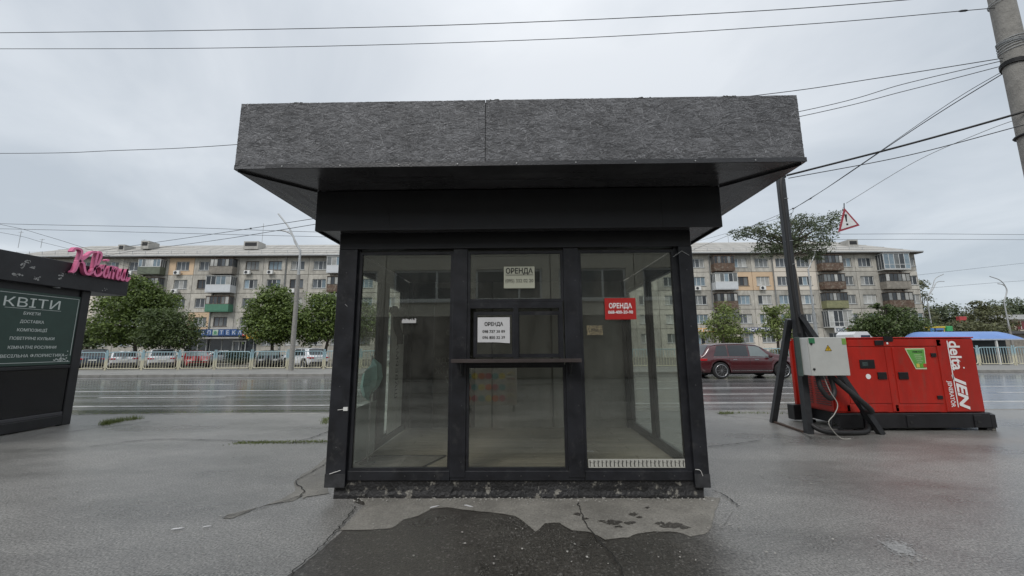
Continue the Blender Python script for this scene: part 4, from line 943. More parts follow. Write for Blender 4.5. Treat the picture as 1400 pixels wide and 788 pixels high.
for (cx_, cz_, a0) in ((hw-.15, 1.0, 0), (-hw+.15, 1.0, 90), (-hw+.15, .25, 180), (hw-.15, .25, 270)):
    for k in range(5): a = R(a0+k*22.5); fr_pts.append((cx_+.15*math.cos(a), 0, cz_+.15*math.sin(a)))
fr_pts.append(fr_pts[0]); fb_.tube(fr_pts, .027, 6); frame_me = fb_.mesh('barrier_frame', [fm])
bar_me = MB().tube([(0, 0, .10), (0, 0, 1.15)], .016, 5).mesh('barrier_bar', [fm])
post_me = MB().tube([(0, 0, 0), (0, 0, 1.28)], .032, 6).mesh('barrier_post', [fm])
near = {-18: 'hidden', }
ORD = ['first', 'second', 'third', 'fourth', 'fifth', 'sixth', 'seventh', 'eighth', 'ninth', 'tenth', 'eleventh', 'twelfth', 'thirteenth', 'fourteenth']
CNT = {}
def barrier_label(i, x):
    px = 700+x/25.1*F
    L_ = [(125, 'blue and yellow barrier before the dark car next to the flower kiosk'), (170, 'blue and yellow barrier before the white hatchback'), (220, 'blue and yellow barrier before the white estate car right of the hatchback'), (268, 'blue and yellow barrier before the red car'),
          (316, 'blue and yellow barrier before the pharmacy door and hedge'), (365, 'blue and yellow barrier before the dark saloon car'), (413, 'blue and yellow barrier right of the lamp post'), (455, 'blue and yellow barrier touching the left corner of the kiosk')]
    for c, s in L_:
        if abs(px-c) < 22: return s
    if px < 100: k, s = 'l', '%s blue and yellow barrier hidden behind the flower kiosk, counted from the left'
    elif px < 940: k, s = 'm', '%s blue and yellow barrier behind the glazed kiosk, counted from the left'
    elif px < 1110: k, s = 'c', '%s blue and yellow barrier behind the dark red car, counted from the left'
    elif px < 1335: k, s = 'g', '%s blue and yellow barrier behind the red generator, counted from the left'
    else: k, s = 'r', '%s blue and yellow barrier right of the red generator'
    CNT[k] = CNT.get(k, 0)+1; return s % ORD[CNT[k]-1]
for i in range(-4, 28):
    x = fxo+(i+.5)*PIT
    t = thing('barrier', (x, FY, .12), barrier_label(i, x), 'barrier', 'barriers along the far pavement', random.uniform(-.02, .02))
    put('frame', frame_me, fm, t)
    for k in range(11): put('bar', bar_me, fm, t, loc=(-hw+.17+(2*hw-.34)*k/10, 0, 0))
    for sx in (-1, 1): put('post', post_me, fm, t, loc=(sx*(hw+.055), 0, 0))

# ------------------------------------------------------------------ trees
barkm = mk('tree_bark', (.09, .075, .06), .9, .3, 6, .6, 30)
def GZ(Y): return .12 if 21.15 < Y < 26.2 else (-.03 if Y < 21.15 else -.18)
def tree(px, yb, Y, crowns, leaf, nleaf, mat, label, trunk_r=.16, kind='tree', seed=1, base=None, group=None, hang=0, lace=1.0):
    """crowns: list of (px, py, halfwidth px, halfheight px, dy) blobs"""
    rn = np.random.RandomState(seed); sc = Y/F*1.0
    bx = at(px, yb, Y).x if base is None else base
    t = thing(kind, (bx, Y, GZ(Y)), label, 'tree', group)
    C = []
    for (cx_, cy_, hwp, hhp, dy) in crowns:
        p = at(cx_, cy_, Y+dy); C.append((np.array(p), hwp*sc, hhp*sc))
    # trunk and limbs
    top = max(C, key=lambda c: c[0][2]); mb = MB(); cen = Vector(sum(c[0] for c in C)/len(C))
    b0 = Vector((bx, Y, GZ(Y)-.03)); mid = Vector((bx*.4+cen.x*.6, Y, (cen.z*.62+.1)))
    trunk_top = Vector((cen.x, Y+.1, cen.z))
    mb.tube(catmull([b0, mid, trunk_top, Vector(top[0])+Vector((0, 0, top[2]*.4))], 5), [trunk_r*(1-.85*i/15) for i in range(16)], 8)
    for c, a, h in C:
        for k in range(4):
            d = rn.normal(size=3); d /= np.linalg.norm(d); e_ = Vector(c+d*np.array([a, a, h])*.7); s_ = mid.lerp(trunk_top, rn.uniform(.55, .95))
            mb.tube(catmull([s_, s_.lerp(e_, .5)+Vector((0, 0, .15)), e_], 4), [trunk_r*.4*(1-.8*i/8) for i in range(9)], 5)
    put('trunk', mb, barkm, t, True)
    # leaves in clumps
    vol = np.array([a*a*h for _, a, h in C])**.67; vol /= vol.sum(); VV = []
    for (c, a, h), f in zip(C, vol):
        nl = int(nleaf*f); ncl = max(8, int(nl/28*lace*lace))
        d = rn.normal(size=(ncl, 3)); d /= np.linalg.norm(d, axis=1)[:, None]; rr = rn.uniform(.45, 1.06, ncl)**.75
        cl = c+d*rr[:, None]*np.array([a, a, h]); cr_ = rn.uniform(.12, .30, ncl)*min(a, h)*1.3/lace+leaf*.8
        idx = rn.randint(0, ncl, nl); off = rn.normal(size=(nl, 3))*cr_[idx][:, None]*np.array([.75, .75, .42]); P = cl[idx]+off
        if hang: P[:, 2] -= hang*(off[:, 0]**2+off[:, 1]**2)
        nrm = (P-cl[idx])*.6/(cr_[idx][:, None]+1e-3)+rn.normal(size=(nl, 3))*.55+np.array([0, 0, .75]); nrm /= np.linalg.norm(nrm, axis=1)[:, None]
        u = np.cross(nrm, rn.normal(size=(nl, 3))); u /= np.linalg.norm(u, axis=1)[:, None]; v_ = np.cross(nrm, u)
        s_ = leaf*rn.uniform(.55, 1.25, nl)[:, None]
        VV.append(np.stack([P-u*s_*.9, P-v_*s_*.45, P+u*s_*.9, P+v_*s_*.45], 1).reshape(-1, 3))
    V = np.concatenate(VV)-np.array(wm(t).translation); n = len(V)//4
    me = bpy.data.meshes.new('crown'); me.vertices.add(4*n); me.vertices.foreach_set('co', V.ravel()); me.loops.add(4*n); me.loops.foreach_set('vertex_index', np.arange(4*n)); me.polygons.add(n); me.polygons.foreach_set('loop_start', np.arange(n)*4); me.polygons.foreach_set('loop_total', np.full(n, 4)); me.update(calc_edges=True); me.materials.append(mat)
    put('crown', me, mat, t); return t
lf1 = leafmat('chestnut_leaves', (.045, .075, .016), (.19, .26, .06)); lf2 = leafmat('dark_leaves', (.038, .062, .018), (.12, .165, .05)); lf3 = leafmat('light_leaves', (.09, .13, .03), (.24, .29, .09)); lf4 = leafmat('grey_green_leaves', (.045, .066, .03), (.15, .18, .10)); lf5 = leafmat('olive_leaves', (.07, .075, .035), (.18, .19, .09))
tree(185, 503, 36, [(190, 398, 24, 16, 0), (185, 418, 42, 18, 0), (178, 445, 42, 24, 0), (205, 410, 34, 16, 1), (165, 458, 26, 14, 0), (190, 385, 12, 8, 0)], .155, 19000, lf1, 'big layered chestnut tree left of the pharmacy', seed=1, lace=1.2)
tree(232, 503, 34, [(232, 450, 32, 26, 0), (222, 436, 22, 14, 0), (250, 462, 22, 16, 0), (210, 462, 22, 14, 0)], .125, 13000, lf2, 'rounded dark tree in front of the pharmacy sign end', seed=2)
tree(118, 503, 42, [(120, 455, 14, 20, 0), (116, 470, 16, 14, 0)], .16, 2500, lf2, 'small dark tree beside the flower kiosk corner', seed=3)
tree(372, 503, 36, [(375, 405, 20, 14, 0), (368, 425, 28, 20, 0), (372, 450, 32, 20, 0), (392, 435, 20, 26, 0), (350, 438, 12, 10, 0)], .15, 17000, lf1, 'bright leafy chestnut tree behind the left lamp post', seed=4)
tree(440, 503, 37, [(445, 415, 22, 16, 0), (440, 440, 32, 24, 0), (425, 455, 22, 16, 0), (470, 440, 26, 26, 0), (500, 440, 26, 26, 0)], .15, 17000, lf1, 'dark green chestnut tree against the left side of the kiosk', seed=5)
tree(1106, 503, 22.6, [(1040, 316, 22, 12, 0), (1062, 332, 26, 18, 0), (1100, 322, 34, 24, 0), (1130, 305, 22, 16, 0), (1085, 305, 24, 12, 0), (1020, 318, 22, 8, 0), (1050, 342, 18, 12, 0), (1125, 335, 16, 12, 0), (1105, 348, 20, 10, 0)], .075, 9500, lf4, 'tall thin trunked tree whose crown shows above the apartment roof', trunk_r=.15, seed=6, hang=.15, lace=1.35)
tree(990, 503, 44, [(992, 430, 16, 16, 0), (988, 452, 26, 16, 0), (1003, 458, 18, 12, 0), (975, 445, 12, 10, 0)], .17, 3600, lf3, 'pale young tree beside the yellow shop awning', seed=7)
tree(1066, 503, 44, [(1068, 432, 20, 14, 0), (1064, 452, 22, 14, 0), (1055, 425, 10, 8, 0)], .17, 3000, lf3, 'pale young tree right of the blue notary sign', seed=8)
tree(1215, 503, 36, [(1215, 448, 40, 16, 0), (1195, 440, 20, 12, 0), (1225, 430, 18, 10, 0), (1180, 452, 16, 10, 0), (1245, 452, 18, 12, 0), (1205, 420, 10, 5, 0)], .14, 10000, lf2, 'wide low dark tree above the red generator', seed=9)
tree(1290, 500, 75, [(1292, 432, 16, 16, 0), (1275, 440, 14, 16, 0), (1310, 440, 16, 14, 0)], .3, 4200, lf4, 'dark tree beyond the apartment corner', seed=10)
tree(1345, 500, 62, [(1345, 432, 20, 14, 0), (1335, 418, 10, 6, 0), (1360, 445, 20, 10, 0)], .22, 3000, lf5, 'sparse olive tree beside the far right lamp', seed=11)
tree(1365, 500, 90, [(1366, 420, 8, 16, 0), (1360, 430, 12, 12, 0)], .3, 1800, lf4, 'narrow dark poplar behind the low beige building', seed=12)
tree(1395, 500, 95, [(1396, 424, 14, 16, 0), (1384, 428, 8, 14, 0)], .35, 2600, lf4, 'dark conifer at the right edge of the picture', seed=13)
tree(1450, 500, 95, [(1440, 424, 22, 18, 0), (1480, 424, 28, 20, 0)], .35, 4000, lf4, 'dark tree just outside the right edge', seed=14)
tree(1261, 500, 70, [(1262, 405, 8, 26, 0), (1264, 440, 12, 20, 0)], .25, 1600, lf5, 'thin pale tree right against the apartment corner', seed=15)
tree(1325, 500, 50, [(1325, 448, 26, 9, 0), (1300, 450, 18, 8, 0), (1352, 450, 16, 8, 0)], .2, 3400, lf5, 'low olive bushes behind the blue canopy', kind='bush', trunk_r=.06, seed=16)
tree(327, 500, 31, [(318, 489, 9, 8, 0), (333, 489, 10, 8, 0)], .09, 2400, leafmat('hedge_leaves', (.02, .045, .025), (.05, .075, .05)), 'clipped green hedge before the pharmacy door', kind='hedge', trunk_r=.04, seed=17)
tree(1070, 500, 40, [(1065, 485, 14, 8, 0), (1078, 488, 10, 6, 0)], .1, 1600, lf5, 'low scrub behind the bonnet of the dark red car', kind='bush', trunk_r=.04, seed=18)
# far wood on the horizon
rn = np.random.RandomState(5); mb = MB(); V = []
for i in range(9000):
    x = rn.uniform(-500, 700); h = 7+4*math.sin(x*.05)+3*math.sin(x*.13+1); p = Vector((x, rn.uniform(205, 240), rn.uniform(0, max(2, h)))); s_ = rn.uniform(.6, 1.5)
    u = Vector(rn.normal(size=3)).normalized(); v_ = u.orthogonal().normalized(); V += [p-u*s_, p-v_*s_*.6, p+u*s_, p+v_*s_*.6]
mb.add(V, [(4*i, 4*i+1, 4*i+2, 4*i+3) for i in range(9000)])
tag(put('far_wood', mb, lf4), 'distant dark line of trees on the horizon', 'trees', None, 'stuff')

# ------------------------------------------------------------------ apartment blocks
DF = 55.0
wallm = mk('weathered_wall_panel', (.50, .475, .42), .9, .22, .6, .3, 12, stretch=(2.2, 1, .8), obj_rand=.12, col2=(.29, .275, .245), c2=(.44, .72))
wallg = mk('grey_wall_panel', (.40, .385, .345), .9, .22, .6, .3, 12, stretch=(2.2, 1, .8), obj_rand=.10, col2=(.24, .225, .195), c2=(.44, .7))
wallp = mk('peach_wall_panel', (.62, .46, .31), .9, .10, .5, .2, 12, obj_rand=.06)
walll = mk('pale_wall_panel', (.66, .60, .52), .9, .10, .5, .2, 12, obj_rand=.06)
joint = mk('dark_joint', (.26, .245, .215), .95, .2)
fwm = mk('window_white', (.62, .63, .62), .5, .05, obj_rand=.1); fbm = mk('window_brown', (.09, .06, .045), .6, .2)
def wglass(name, col, rough=.06): return mk(name, col, rough, .35, .8, 0, obj_rand=.3)
wg = [wglass('window_dark', (.035, .04, .045)), wglass('window_dim', (.09, .10, .11)), wglass('window_curtain', (.38, .38, .36), .25), wglass('window_blue', (.20, .26, .30), .12), wglass('window_grey', (.16, .17, .17), .2)]
roofm = mk('asbestos_roof', (.38, .37, .345), .85, .2, .25, .5, 5, stretch=(6, 1, 1), col2=(.2, .2, .18), c2=(.55, .8))
rustm = mk('rusty_sheet', (.11, .07, .05), .8, .4, 2, .3, 12, col2=(.22, .19, .15), c2=(.5, .6)); darkf = mk('dark_balcony_frame', (.05, .045, .04), .6, .3)
greenp = mk('green_parapet', (.07, .20, .13), .6, .2); olivp = mk('olive_parapet', (.22, .22, .12), .8, .3, 2); concp = mk('balcony_concrete', (.24, .22, .19), .9, .3, 2); whitp = mk('white_cladding', (.58, .60, .62), .5, .08); greyg = mk('grey_green_parapet', (.13, .15, .11), .8, .25, 2)
ROWZ = [13.40, 10.68, 7.96, 5.24, 2.52]; SH = 2.72; WW, WH = 1.95, 1.32
def window_meshes():
    f = MB(); t = .07
    f.box(-WW/2, WW/2, 0, .06, -WH/2, -WH/2+t); f.box(-WW/2, WW/2, 0, .06, WH/2-t, WH/2); f.box(-WW/2, -WW/2+t, 0, .06, -WH/2+t, WH/2-t); f.box(WW/2-t, WW/2, 0, .06, -WH/2+t, WH/2-t)
    f.box(-.32, -.25, 0, .06, -WH/2+t, WH/2-t); f.box(.30, .37, 0, .06, -WH/2+t, WH/2-t)
    f.mat(1); f.box(-WW/2-.08, WW/2+.08, -.20, .0, -WH/2-.06, -WH/2-.0)
    P = [MB().box(a, c, .02, .035, -WH/2+t, WH/2-t) for a, c in ((-WW/2+t, -.32), (-.25, .30), (.37, WW/2-t))]
    return f, P
_f, _P = window_meshes(); FM = {0: _f.mesh('window', [fwm, galv]), 1: _f.mesh('window', [fbm, concp])}; PM = [[p.mesh('pane', [g_]) for p in _P] for g_ in wg]
acm = MB(); acm.bbox(-.42, .42, -.5, -.2, -.28, .28, .02); acm.mat(1); acm.cyl((-.1, -.512, 0), .22, .01, 'Y', 14); ACM = acm.mesh('air_conditioner', [wht, dkst])
PANELS = {}
def wall_panel(w_, h, hole):
    key = (round(w_, 2), round(h, 2), hole)
    if key not in PANELS:
        b = MB(); g_ = .03; a, c, d, e_ = -w_/2+g_, w_/2-g_, -h/2+g_, h/2-g_
        if hole:
            x, z_ = WW/2, WH/2; b.box(a, -x, 0, .22, d, e_); b.box(x, c, 0, .22, d, e_); b.box(-x, x, 0, .22, d, -z_); b.box(-x, x, 0, .22, z_, e_)
        else: b.box(a, c, 0, .22, d, e_)
        PANELS[key] = b
    return PANELS[key]
PMESH = {}
def balcony(Bd, x0, x1, zc, style):
    """zc: window centre height of the storey"""
    st = {'dark': (darkf, rustm, wg[1]), 'white': (fwm, whitp, wg[3]), 'wood': (rustm, rustm, wg[0]), 'green': (rustm, greenp, wg[1]), 'olive': (darkf, olivp, wg[0]), 'conc': (darkf, concp, wg[4]), 'greyg': (fwm, greyg, wg[3]), 'bay': (fwm, fwm, wg[3]), 'tan': (darkf, concp, wg[1])}[style]
    big = style in ('bay', 'white'); dp = 1.15 if big else .95; yf = DF-dp; zf = zc-1.25; zp = zf+.95; zt_ = zc+.85+(.15 if big else 0)
    e_ = .12 if big else 0; x0 -= e_; x1 += e_
    s = MB(); s.box(x0, x1, yf, DF-.003, zf-.12, zf); s.box(x0, x1, yf-.02, yf+.03, zf+.003, zp); s.box(x0, x0+.05, yf+.033, DF-.003, zf+.003, zp); s.box(x1-.05, x1, yf+.033, DF-.003, zf+.003, zp)
    if style == 'bay': s = MB(); s.box(x0, x1, yf, DF-.003, zf-.12, zf)
    bl = put('balcony', s, st[1], Bd, True)
    n = 5 if big else 6; fm_ = MB(); za = zp if style != 'bay' else zf; w_ = (x1-x0)
    fm_.box(x0, x1, yf-.03, yf+.04, zt_-.08, zt_); fm_.box(x0, x1, yf-.03, yf+.04, za+.003, za+.07); fm_.box(x0, x0+.06, yf+.043, DF-.003, zt_-.08, zt_); fm_.box(x1-.06, x1, yf+.043, DF-.003, zt_-.08, zt_)
    for k in range(n+1): xx = x0+(w_-.07)*k/n; fm_.box(xx, xx+.07, yf-.03, yf+.04, za+.073, zt_-.083)
    if style == 'bay': fm_.box(x0+.07, x1-.07, yf-.028, yf+.038, zf+.62, zf+.68)
    for k in (1, 2):
        yy = yf+(dp)*k/3
        for xx in (x0, x1-.06): fm_.box(xx, xx+.06, yy, yy+.05, za+.01, zt_-.083)
    put('glazing_frame', fm_, st[0], bl, True)
    for k in range(n):
        xx = x0+(w_-.07)*k/n; put('pane', MB().box(xx+.07, xx+(w_-.07)/n, yf, yf+.012, za+.073, zt_-.083), random.choice([st[2], wg[0], wg[2] if style != 'wood' else wg[0], wg[4]]), bl, True)
    for xx in (x0+.02, x1-.035): put('pane', MB().box(xx, xx+.012, yf+.045, DF-.01, za+.013, zt_-.083), wg[1], bl, True)
    put('balcony_roof', MB().box(x0-.05, x1+.05, yf-.12, DF-.003, zt_+.003, zt_+.05), galv if big else rustm, bl, True)
def block(label, xl, xr, cols, ramp, hipl=False, hipr=False):
    Bd = thing('apartment_block', ((xl+xr)/2, DF+6, -.18), label, 'apartment building')
    put('core_wall', MB().box(xl+.05, xr-.05, DF+.225, DF+12, -.2, 14.75), joint, Bd, True)
    cs = [(at(c[0], 361, DF).x, at(c[1], 361, DF).x)+tuple(c[2:]) for c in cols]
    mids = [(c[0]+c[1])/2 for c in cs]; eds = [xl]+[(mids[i]+mids[i+1])/2 for i in range(len(cs)-1)]+[xr]
    for i, c in enumerate(cs):
        for r in range(5):
            spec = c[2][r] if isinstance(c[2], (list, tuple)) else c[2]
            w_ = eds[i+1]-eds[i]; xc = mids[i]; z_ = ROWZ[r]-.05
            hole = spec in ('w', 'b', 'a') or spec == 'p'
            lo, hi = xc-eds[i], eds[i+1]-xc
            # asymmetric panel about window centre
            b = MB(); g_ = .03; z0, z1 = ROWZ[r]-SH/2+g_, ROWZ[r]+SH/2-g_; a, d = eds[i]+g_, eds[i+1]-g_; x, zz = WW/2, WH/2
            if r == 4: z0 = -.17
            if spec != 's':
                y0, y1 = DF, DF+.22
                if hole or spec[0] not in 'x':
                    b.box(a, xc-x, y0, y1, z0, z1); b.box(xc+x, d, y0, y1, z0, z1); b.box(xc-x, xc+x, y0, y1, z0, ROWZ[r]-zz); b.box(xc-x, xc+x, y0, y1, ROWZ[r]+zz, z1)
                else: b.box(a, d, y0, y1, z0, z1)
                mt = ramp(i, r); put('wall_panel', b, mt, Bd, True)
            if spec == 's' or spec[0] == 'x': continue
            brown = 1 if (spec == 'b' or random.random() < .07) else 0
            wn = put('window', FM[brown], fwm, Bd, loc=wm(Bd).inverted() @ Vector((xc, DF+.13, ROWZ[r])))
            k0 = random.choice([0, 1, 1, 2, 3, 4, 4])
            for k in range(3): put('pane', PM[k0 if random.random() < .6 else random.choice([0, 1, 2, 3, 4])][k], wg[0], wn)
            if spec == 'a': put('air_conditioner', ACM, wht, Bd, loc=wm(Bd).inverted() @ Vector((xc-.4, DF, ROWZ[r]-1.08)))
            if spec not in ('w', 'b', 'a'): balcony(Bd, c[0], c[1], ROWZ[r], spec)
    # roof
    ez, rz_ = 14.78, 18.1; yo = DF-.75; yb = DF+12.6; ym = DF+6
    hl = 5.5 if hipl else 0; hr = 7 if hipr else 0
    b = MB(); x0, x1 = xl-.5, xr+.5
    vs = [(x0, yo, ez), (x1, yo, ez), (x1, yb, ez), (x0, yb, ez), (x0+hl, ym, rz_), (x1-hr, ym, rz_)]
    b.add(vs, [(0, 1, 5, 4), (2, 3, 4, 5), (1, 2, 5), (3, 0, 4)])
    RF = put('roof', b, roofm, Bd, True)
    put('eaves', MB().box(x0, x1, yo-.06, DF+.3, ez-.22, ez-.01), mk('eaves_board', (.10, .09, .08), .8, .3), Bd, True)
    put('gutter', MB().box(x0, x1, yo-.14, yo-.063, ez-.10, ez+.05), galv, Bd, True)
    # sheet seams and battens
    sm = MB(); L_ = math.hypot(ym-yo, rz_-ez)
    nrow = 5
    for k in range(1, nrow):
        f = k/nrow; sm.box(x0+hl*f, x1-hr*f, yo+(ym-yo)*f-.03, yo+(ym-yo)*f+.03, ez+(rz_-ez)*f, ez+(rz_-ez)*f+.05)
    put('sheet_course', sm, roofm, RF, True)
    sn = MB(); x = x0+1
    while x < x1-hr-.5: sn.box(x, x+.05, yo+.9, yo+.95, ez+.45, ez+.95); x += 1.9
    sn.box(x0+1, x1-hr-.5, yo+.91, yo+.94, ez+.85, ez+.89); put('snow_guard', sn, galv, RF, True)
    # downpipes
    for i in range(1, len(cs)):
        if i % 3 == 0 or (hipr and i == len(cs)-0): put('downpipe', MB().tube([(eds[i], DF-.10, -.1), (eds[i], DF-.10, 14.5), (eds[i]-.1, yo, 14.75)], .09, 6), galv, Bd, True)
    return Bd, RF, eds, cs
W_ = 'w'
colsL = [(22, 42, 'w'), (50, 70, ['dark', 'conc', 'white', 'dark', 'w']), (78, 98, 'w'), (110, 129, ['w', 'w', 'a', 'w', 'w']), (144, 163, 'w'), (176, 195, ['a', 'w', 'w', 'w', 'w']),
         (198, 228, ['greyg', 'conc', 'dark', 'white', 'w']), (241, 259, ['a', 'a', 'w', 'w', 'w']), (271.5, 292, ['w', 'b', 'w', 'w', 's']), (294, 325, ['tan', 'white', 'green', 'b', 's']), (335.5, 355, ['a', 'w', 'w', 'w', 's']),
         (366.5, 386, ['a', 'w', 'w', 'w', 'w']), (397, 417.6, ['w', 'a', 'w', 'w', 'w']), (428, 448, 'w'), (453, 483, ['white', 'dark', 'white', 'dark', 'w']), (492, 512, 'w'), (523, 543, 'w')]
def rampL(i, r):
    if i == 7 and r in (0,): return wallp
    if i in (8,) and r == 3: return wallp
    if i <= 3 and r >= 2: return walll
    return wallg if (i*7+r*3) % 5 == 0 else wallm
BL, RL, edL, csL = block('long five storey panel apartment block behind the parked cars on the left', at(5, 400, DF).x, -16.0, colsL, rampL, hipl=True)
colsR = [(870, 890, 'w'), (905, 925, 'w'), (944, 963, ['w', 'a', 'w', 'w', 's']), (971.5, 999, ['wood', 'white', 'dark', 'conc', 'w']), (1003, 1021, 'w'), (1032, 1050, ['w', 'a', 'w', 'w', 'w']), (1060, 1079, 'w'), (1089, 1107.5, 'w'),
         (1116, 1145, ['dark', 'dark', 'olive', 'bay', 'w']), (1146, 1164, 'w'), (1173, 1192, 'w'), (1199, 1232, ['bay', 'conc', 'dark', 'dark', 'w']), (1234, 1250, 'w')]
def rampR(i, r):
    if i in (4, 5) and r == 1: return wallp
    if i in (6, 7) and r in (0, 1): return walll
    if r == 4 and i in (4, 5, 6): return walll
    return wallg if (i*5+r*3) % 4 == 0 else wallm
BR, RR, edR, csR = block('five storey panel apartment block with mixed balconies on the right', at(860, 400, DF).x, at(1252, 361, DF).x, colsR, rampR, hipr=True)
# shop front of the pharmacy (part of the left block)
sx0, sx1 = edL[8]+.05, edL[11]-.05
sfm = mk('shop_frame', (.42, .42, .40), .5, .1); sh_ = MB(); zz0, zz1 = .15, 3.85
sh_.box(sx0, sx1, DF+.10, DF+.2, zz1, zz1+.1)
SF = put('shop_front', MB().box(sx0, sx1, DF+.12, DF+.22, -.17, .5), mk('shop_plinth', (.2, .17, .14), .8), BL, True)
x = sx0; k = 0
while x < sx1-.3:
    wd = 1.7 if k != 4 else 1.1; e_ = min(x+wd, sx1)
    f = MB(); f.box(x, x+.09, DF+.06, DF+.14, .5, zz1); f.box(x+.09, e_, DF+.06, DF+.14, 2.75, 2.85); put('shop_frame', f, sfm, SF, True)
    put('shop_pane', MB().box(x+.09, e_, DF+.10, DF+.115, .5, 2.75), random.choice([wg[0], wg[1]]), SF, True); put('shop_pane', MB().box(x+.09, e_, DF+.10, DF+.115, 2.85, zz1), wg[0], SF, True)
    x = e_; k += 1
dx0 = at(318, 470, DF).x
f = MB(); f.box(dx0, dx0+1.9, DF-.06, DF+.02, 2.4, 2.55)
for q in (0, .9, 1.8): f.box(dx0+q, dx0+q+.1, DF-.06, DF+.02, -.17, 2.4)
put('shop_door', f, fwm, BL, True)
# pharmacy sign
PS = thing('pharmacy_sign', (at(308, 455, DF-.6).x, DF-.6, 3.2), 'long blue pharmacy sign made of letter tiles', 'sign')
p0, p1 = at(264.5, 459, DF-.6), at(332, 459, DF-.6); z0 = at(300, 458.5, DF-.6).z; z1 = at(300, 451, DF-.6).z
put('awning', MB().box(p0.x+1, p1.x, DF-1.4, DF-.01, z0-.5, z0-.30), mk('awning_grey', (.35, .34, .32), .7), PS, True)
put('sign_back', MB().box(p0.x, p1.x, DF-.55, DF-.01, z0-.12, z1+.08), mk('sign_blue_dark', (.03, .06, .16), .5), PS, True)
blu = mk('sign_tile_blue', (.05, .11, .26), .5, .3); tls = '·АПєТЕКА'; n = len(tls); W = (p1.x-p0.x)/n
for i, ch in enumerate(tls):
    xa = p0.x+W*i+.06; lt = ch in 'є'
    tl = put('letter_tile', MB().box(xa, xa+W-.12, DF-.62, DF-.555, z0, z1), blu if not lt else mk('logo_tile', (.4, .5, .42), .5), PS, True)
    if ch == 'є':
        b = MB(); xm = xa+W/2-.06; b.cyl((xm, DF-.64, (z0+z1)/2), .22, .018, 'Y', 12); b.box(xm-.3, xm+.3, DF-.637, DF-.622, (z0+z1)/2-.28, (z0+z1)/2-.2); put('cup_emblem', b, mk('emblem_green', (.08, .25, .14), .5), tl, True)
    elif ch != '·': text(tl, ch, .72, mk('dim_sign_white', (.5, .54, .6), .5), (1, 0, 0), (0, 0, 1), (xa+W/2-.06, DF-.63, (z0+z1)/2), True, ext=.005, bold=.01)
def signbox(name, x0, x1, y0, y1, Y, mat, label, txt=None, tmat=whp, dep=.12, tsc=.7, tw=.85, tx=.5):
    a = at(x0, (y0+y1)/2, Y); c = at(x1, (y0+y1)/2, Y); z0 = at((x0+x1)/2, y1, Y).z; z1 = at((x0+x1)/2, y0, Y).z
    t = thing(name, ((a.x+c.x)/2, Y, z0), label, 'sign'); put('sign_panel', MB().bbox(a.x, c.x, Y, Y+dep, z0, z1, .02), mat, t, True)
    if txt: text(t, txt, (z1-z0)*tsc*1.3, tmat, (1, 0, 0), (0, 0, 1), (a.x+(c.x-a.x)*tx, Y-.01, (z0+z1)/2), True, ext=.005, bold=.02, target_w=(c.x-a.x)*tw)
    return t
signbox('pharmacy_light_box', 331.5, 336, 450.5, 459.5, DF-1.1, mk('sign_bright_red', (.5, .03, .03), .5), 'small red box sign at the right end of the pharmacy sign', '1', tw=.4)
oy = mk('awning_yellow', (.62, .30, .02), .5, .1)
signbox('shop_awning', 336.5, 352, 452.5, 463.5, DF-1.0, oy, 'yellow orange shop sign right of the pharmacy')
signbox('shop_awning', 951, 976, 448.8, 454, DF-.9, oy, 'yellow shop awning sign beside the right corner of the kiosk', 'МАГАЗИН', whp)
signbox('notary_sign', 1018, 1060, 448, 453.5, DF-.35, mk('sign_navy', (.03, .05, .16), .5), 'dark blue notary sign with white letters on the right block', 'НОТАРІУС', whp, tw=.8, tsc=.75)
SCN = signbox('shop_sign', 1141.5, 1165.5, 447, 455, 46, mk('sign_white_panel', (.62, .62, .62), .5), 'white shop sign with a red emblem above the grey cabinet', 'SCANDI', mk('sign_slate', (.08, .12, .16), .5), tw=.52, tx=.33)
a = at(1158, 451, 46); put('red_emblem', MB().bbox(a.x, a.x+.48, 45.97, 45.995, a.z-.22, a.z+.22, .01), redp, SCN, True)
a = at(951, 462, DF).x; c = at(971, 462, DF).x
SD = put('shop_door', MB().box(a, c, DF-.05, DF+.2, -.17, 3.2), mk('shop_wall_light', (.4, .38, .36), .7), BR, True)
for k in range(3):
    xx = a+.15+k*(c-a-.3)/3; put('door_pane', MB().box(xx+.05, xx+(c-a-.3)/3-.05, DF-.07, DF-.052, .5, 2.9), [wg[3], wg[0], wg[4]][k], SD, True)
a = at(990, 468, DF).x
put('entrance', MB().box(a, a+2.4, DF-.03, DF-.003, -.17, 2.4), mk('dark_entrance', (.03, .025, .02), .7), BR, True)
put('porch_roof', MB().box(a-.4, a+2.8, DF-1.3, DF-.003, 2.5, 2.65), concp, BR, True)
# roof furniture
for (x, y, Bd_, wd) in ((173, 338.5, RL, 1.0), (205, 333.5, RL, 1.2), (348, 334, RL, 2.2), (1160, 332, RR, 1.5)):
    q = at(x, y, DF+3.2); b = MB(); b.box(q.x-wd/2, q.x+wd/2, DF+2.4, DF+4.2, q.z-1.0, q.z+.25); b.mat(1); b.box(q.x-wd/2+.2, q.x+wd/2-.2, DF+2.37, DF+2.395, q.z-.5, q.z+.05); put('dormer', b, [roofm, ink], Bd_, True)
for (x, h, Bd_) in ((357, 3.6, RL), (24, 2.6, RL), (55, 1.2, RL), (195, 1.0, RL), (997, 1.4, RR), (1135, 1.6, RR)):
    q = at(x, 331, DF+5.6); b = MB(); b.tube([(q.x, DF+5.8, 17.8), (q.x, DF+5.8, 18.1+h)], .035, 5)
    if h != 3.6: b.tube([(q.x-.4, DF+5.8, 18.1+h*.9), (q.x+.4, DF+5.8, 18.1+h*.9)], .03, 5)
    put('antenna', b, galv, Bd_, True)

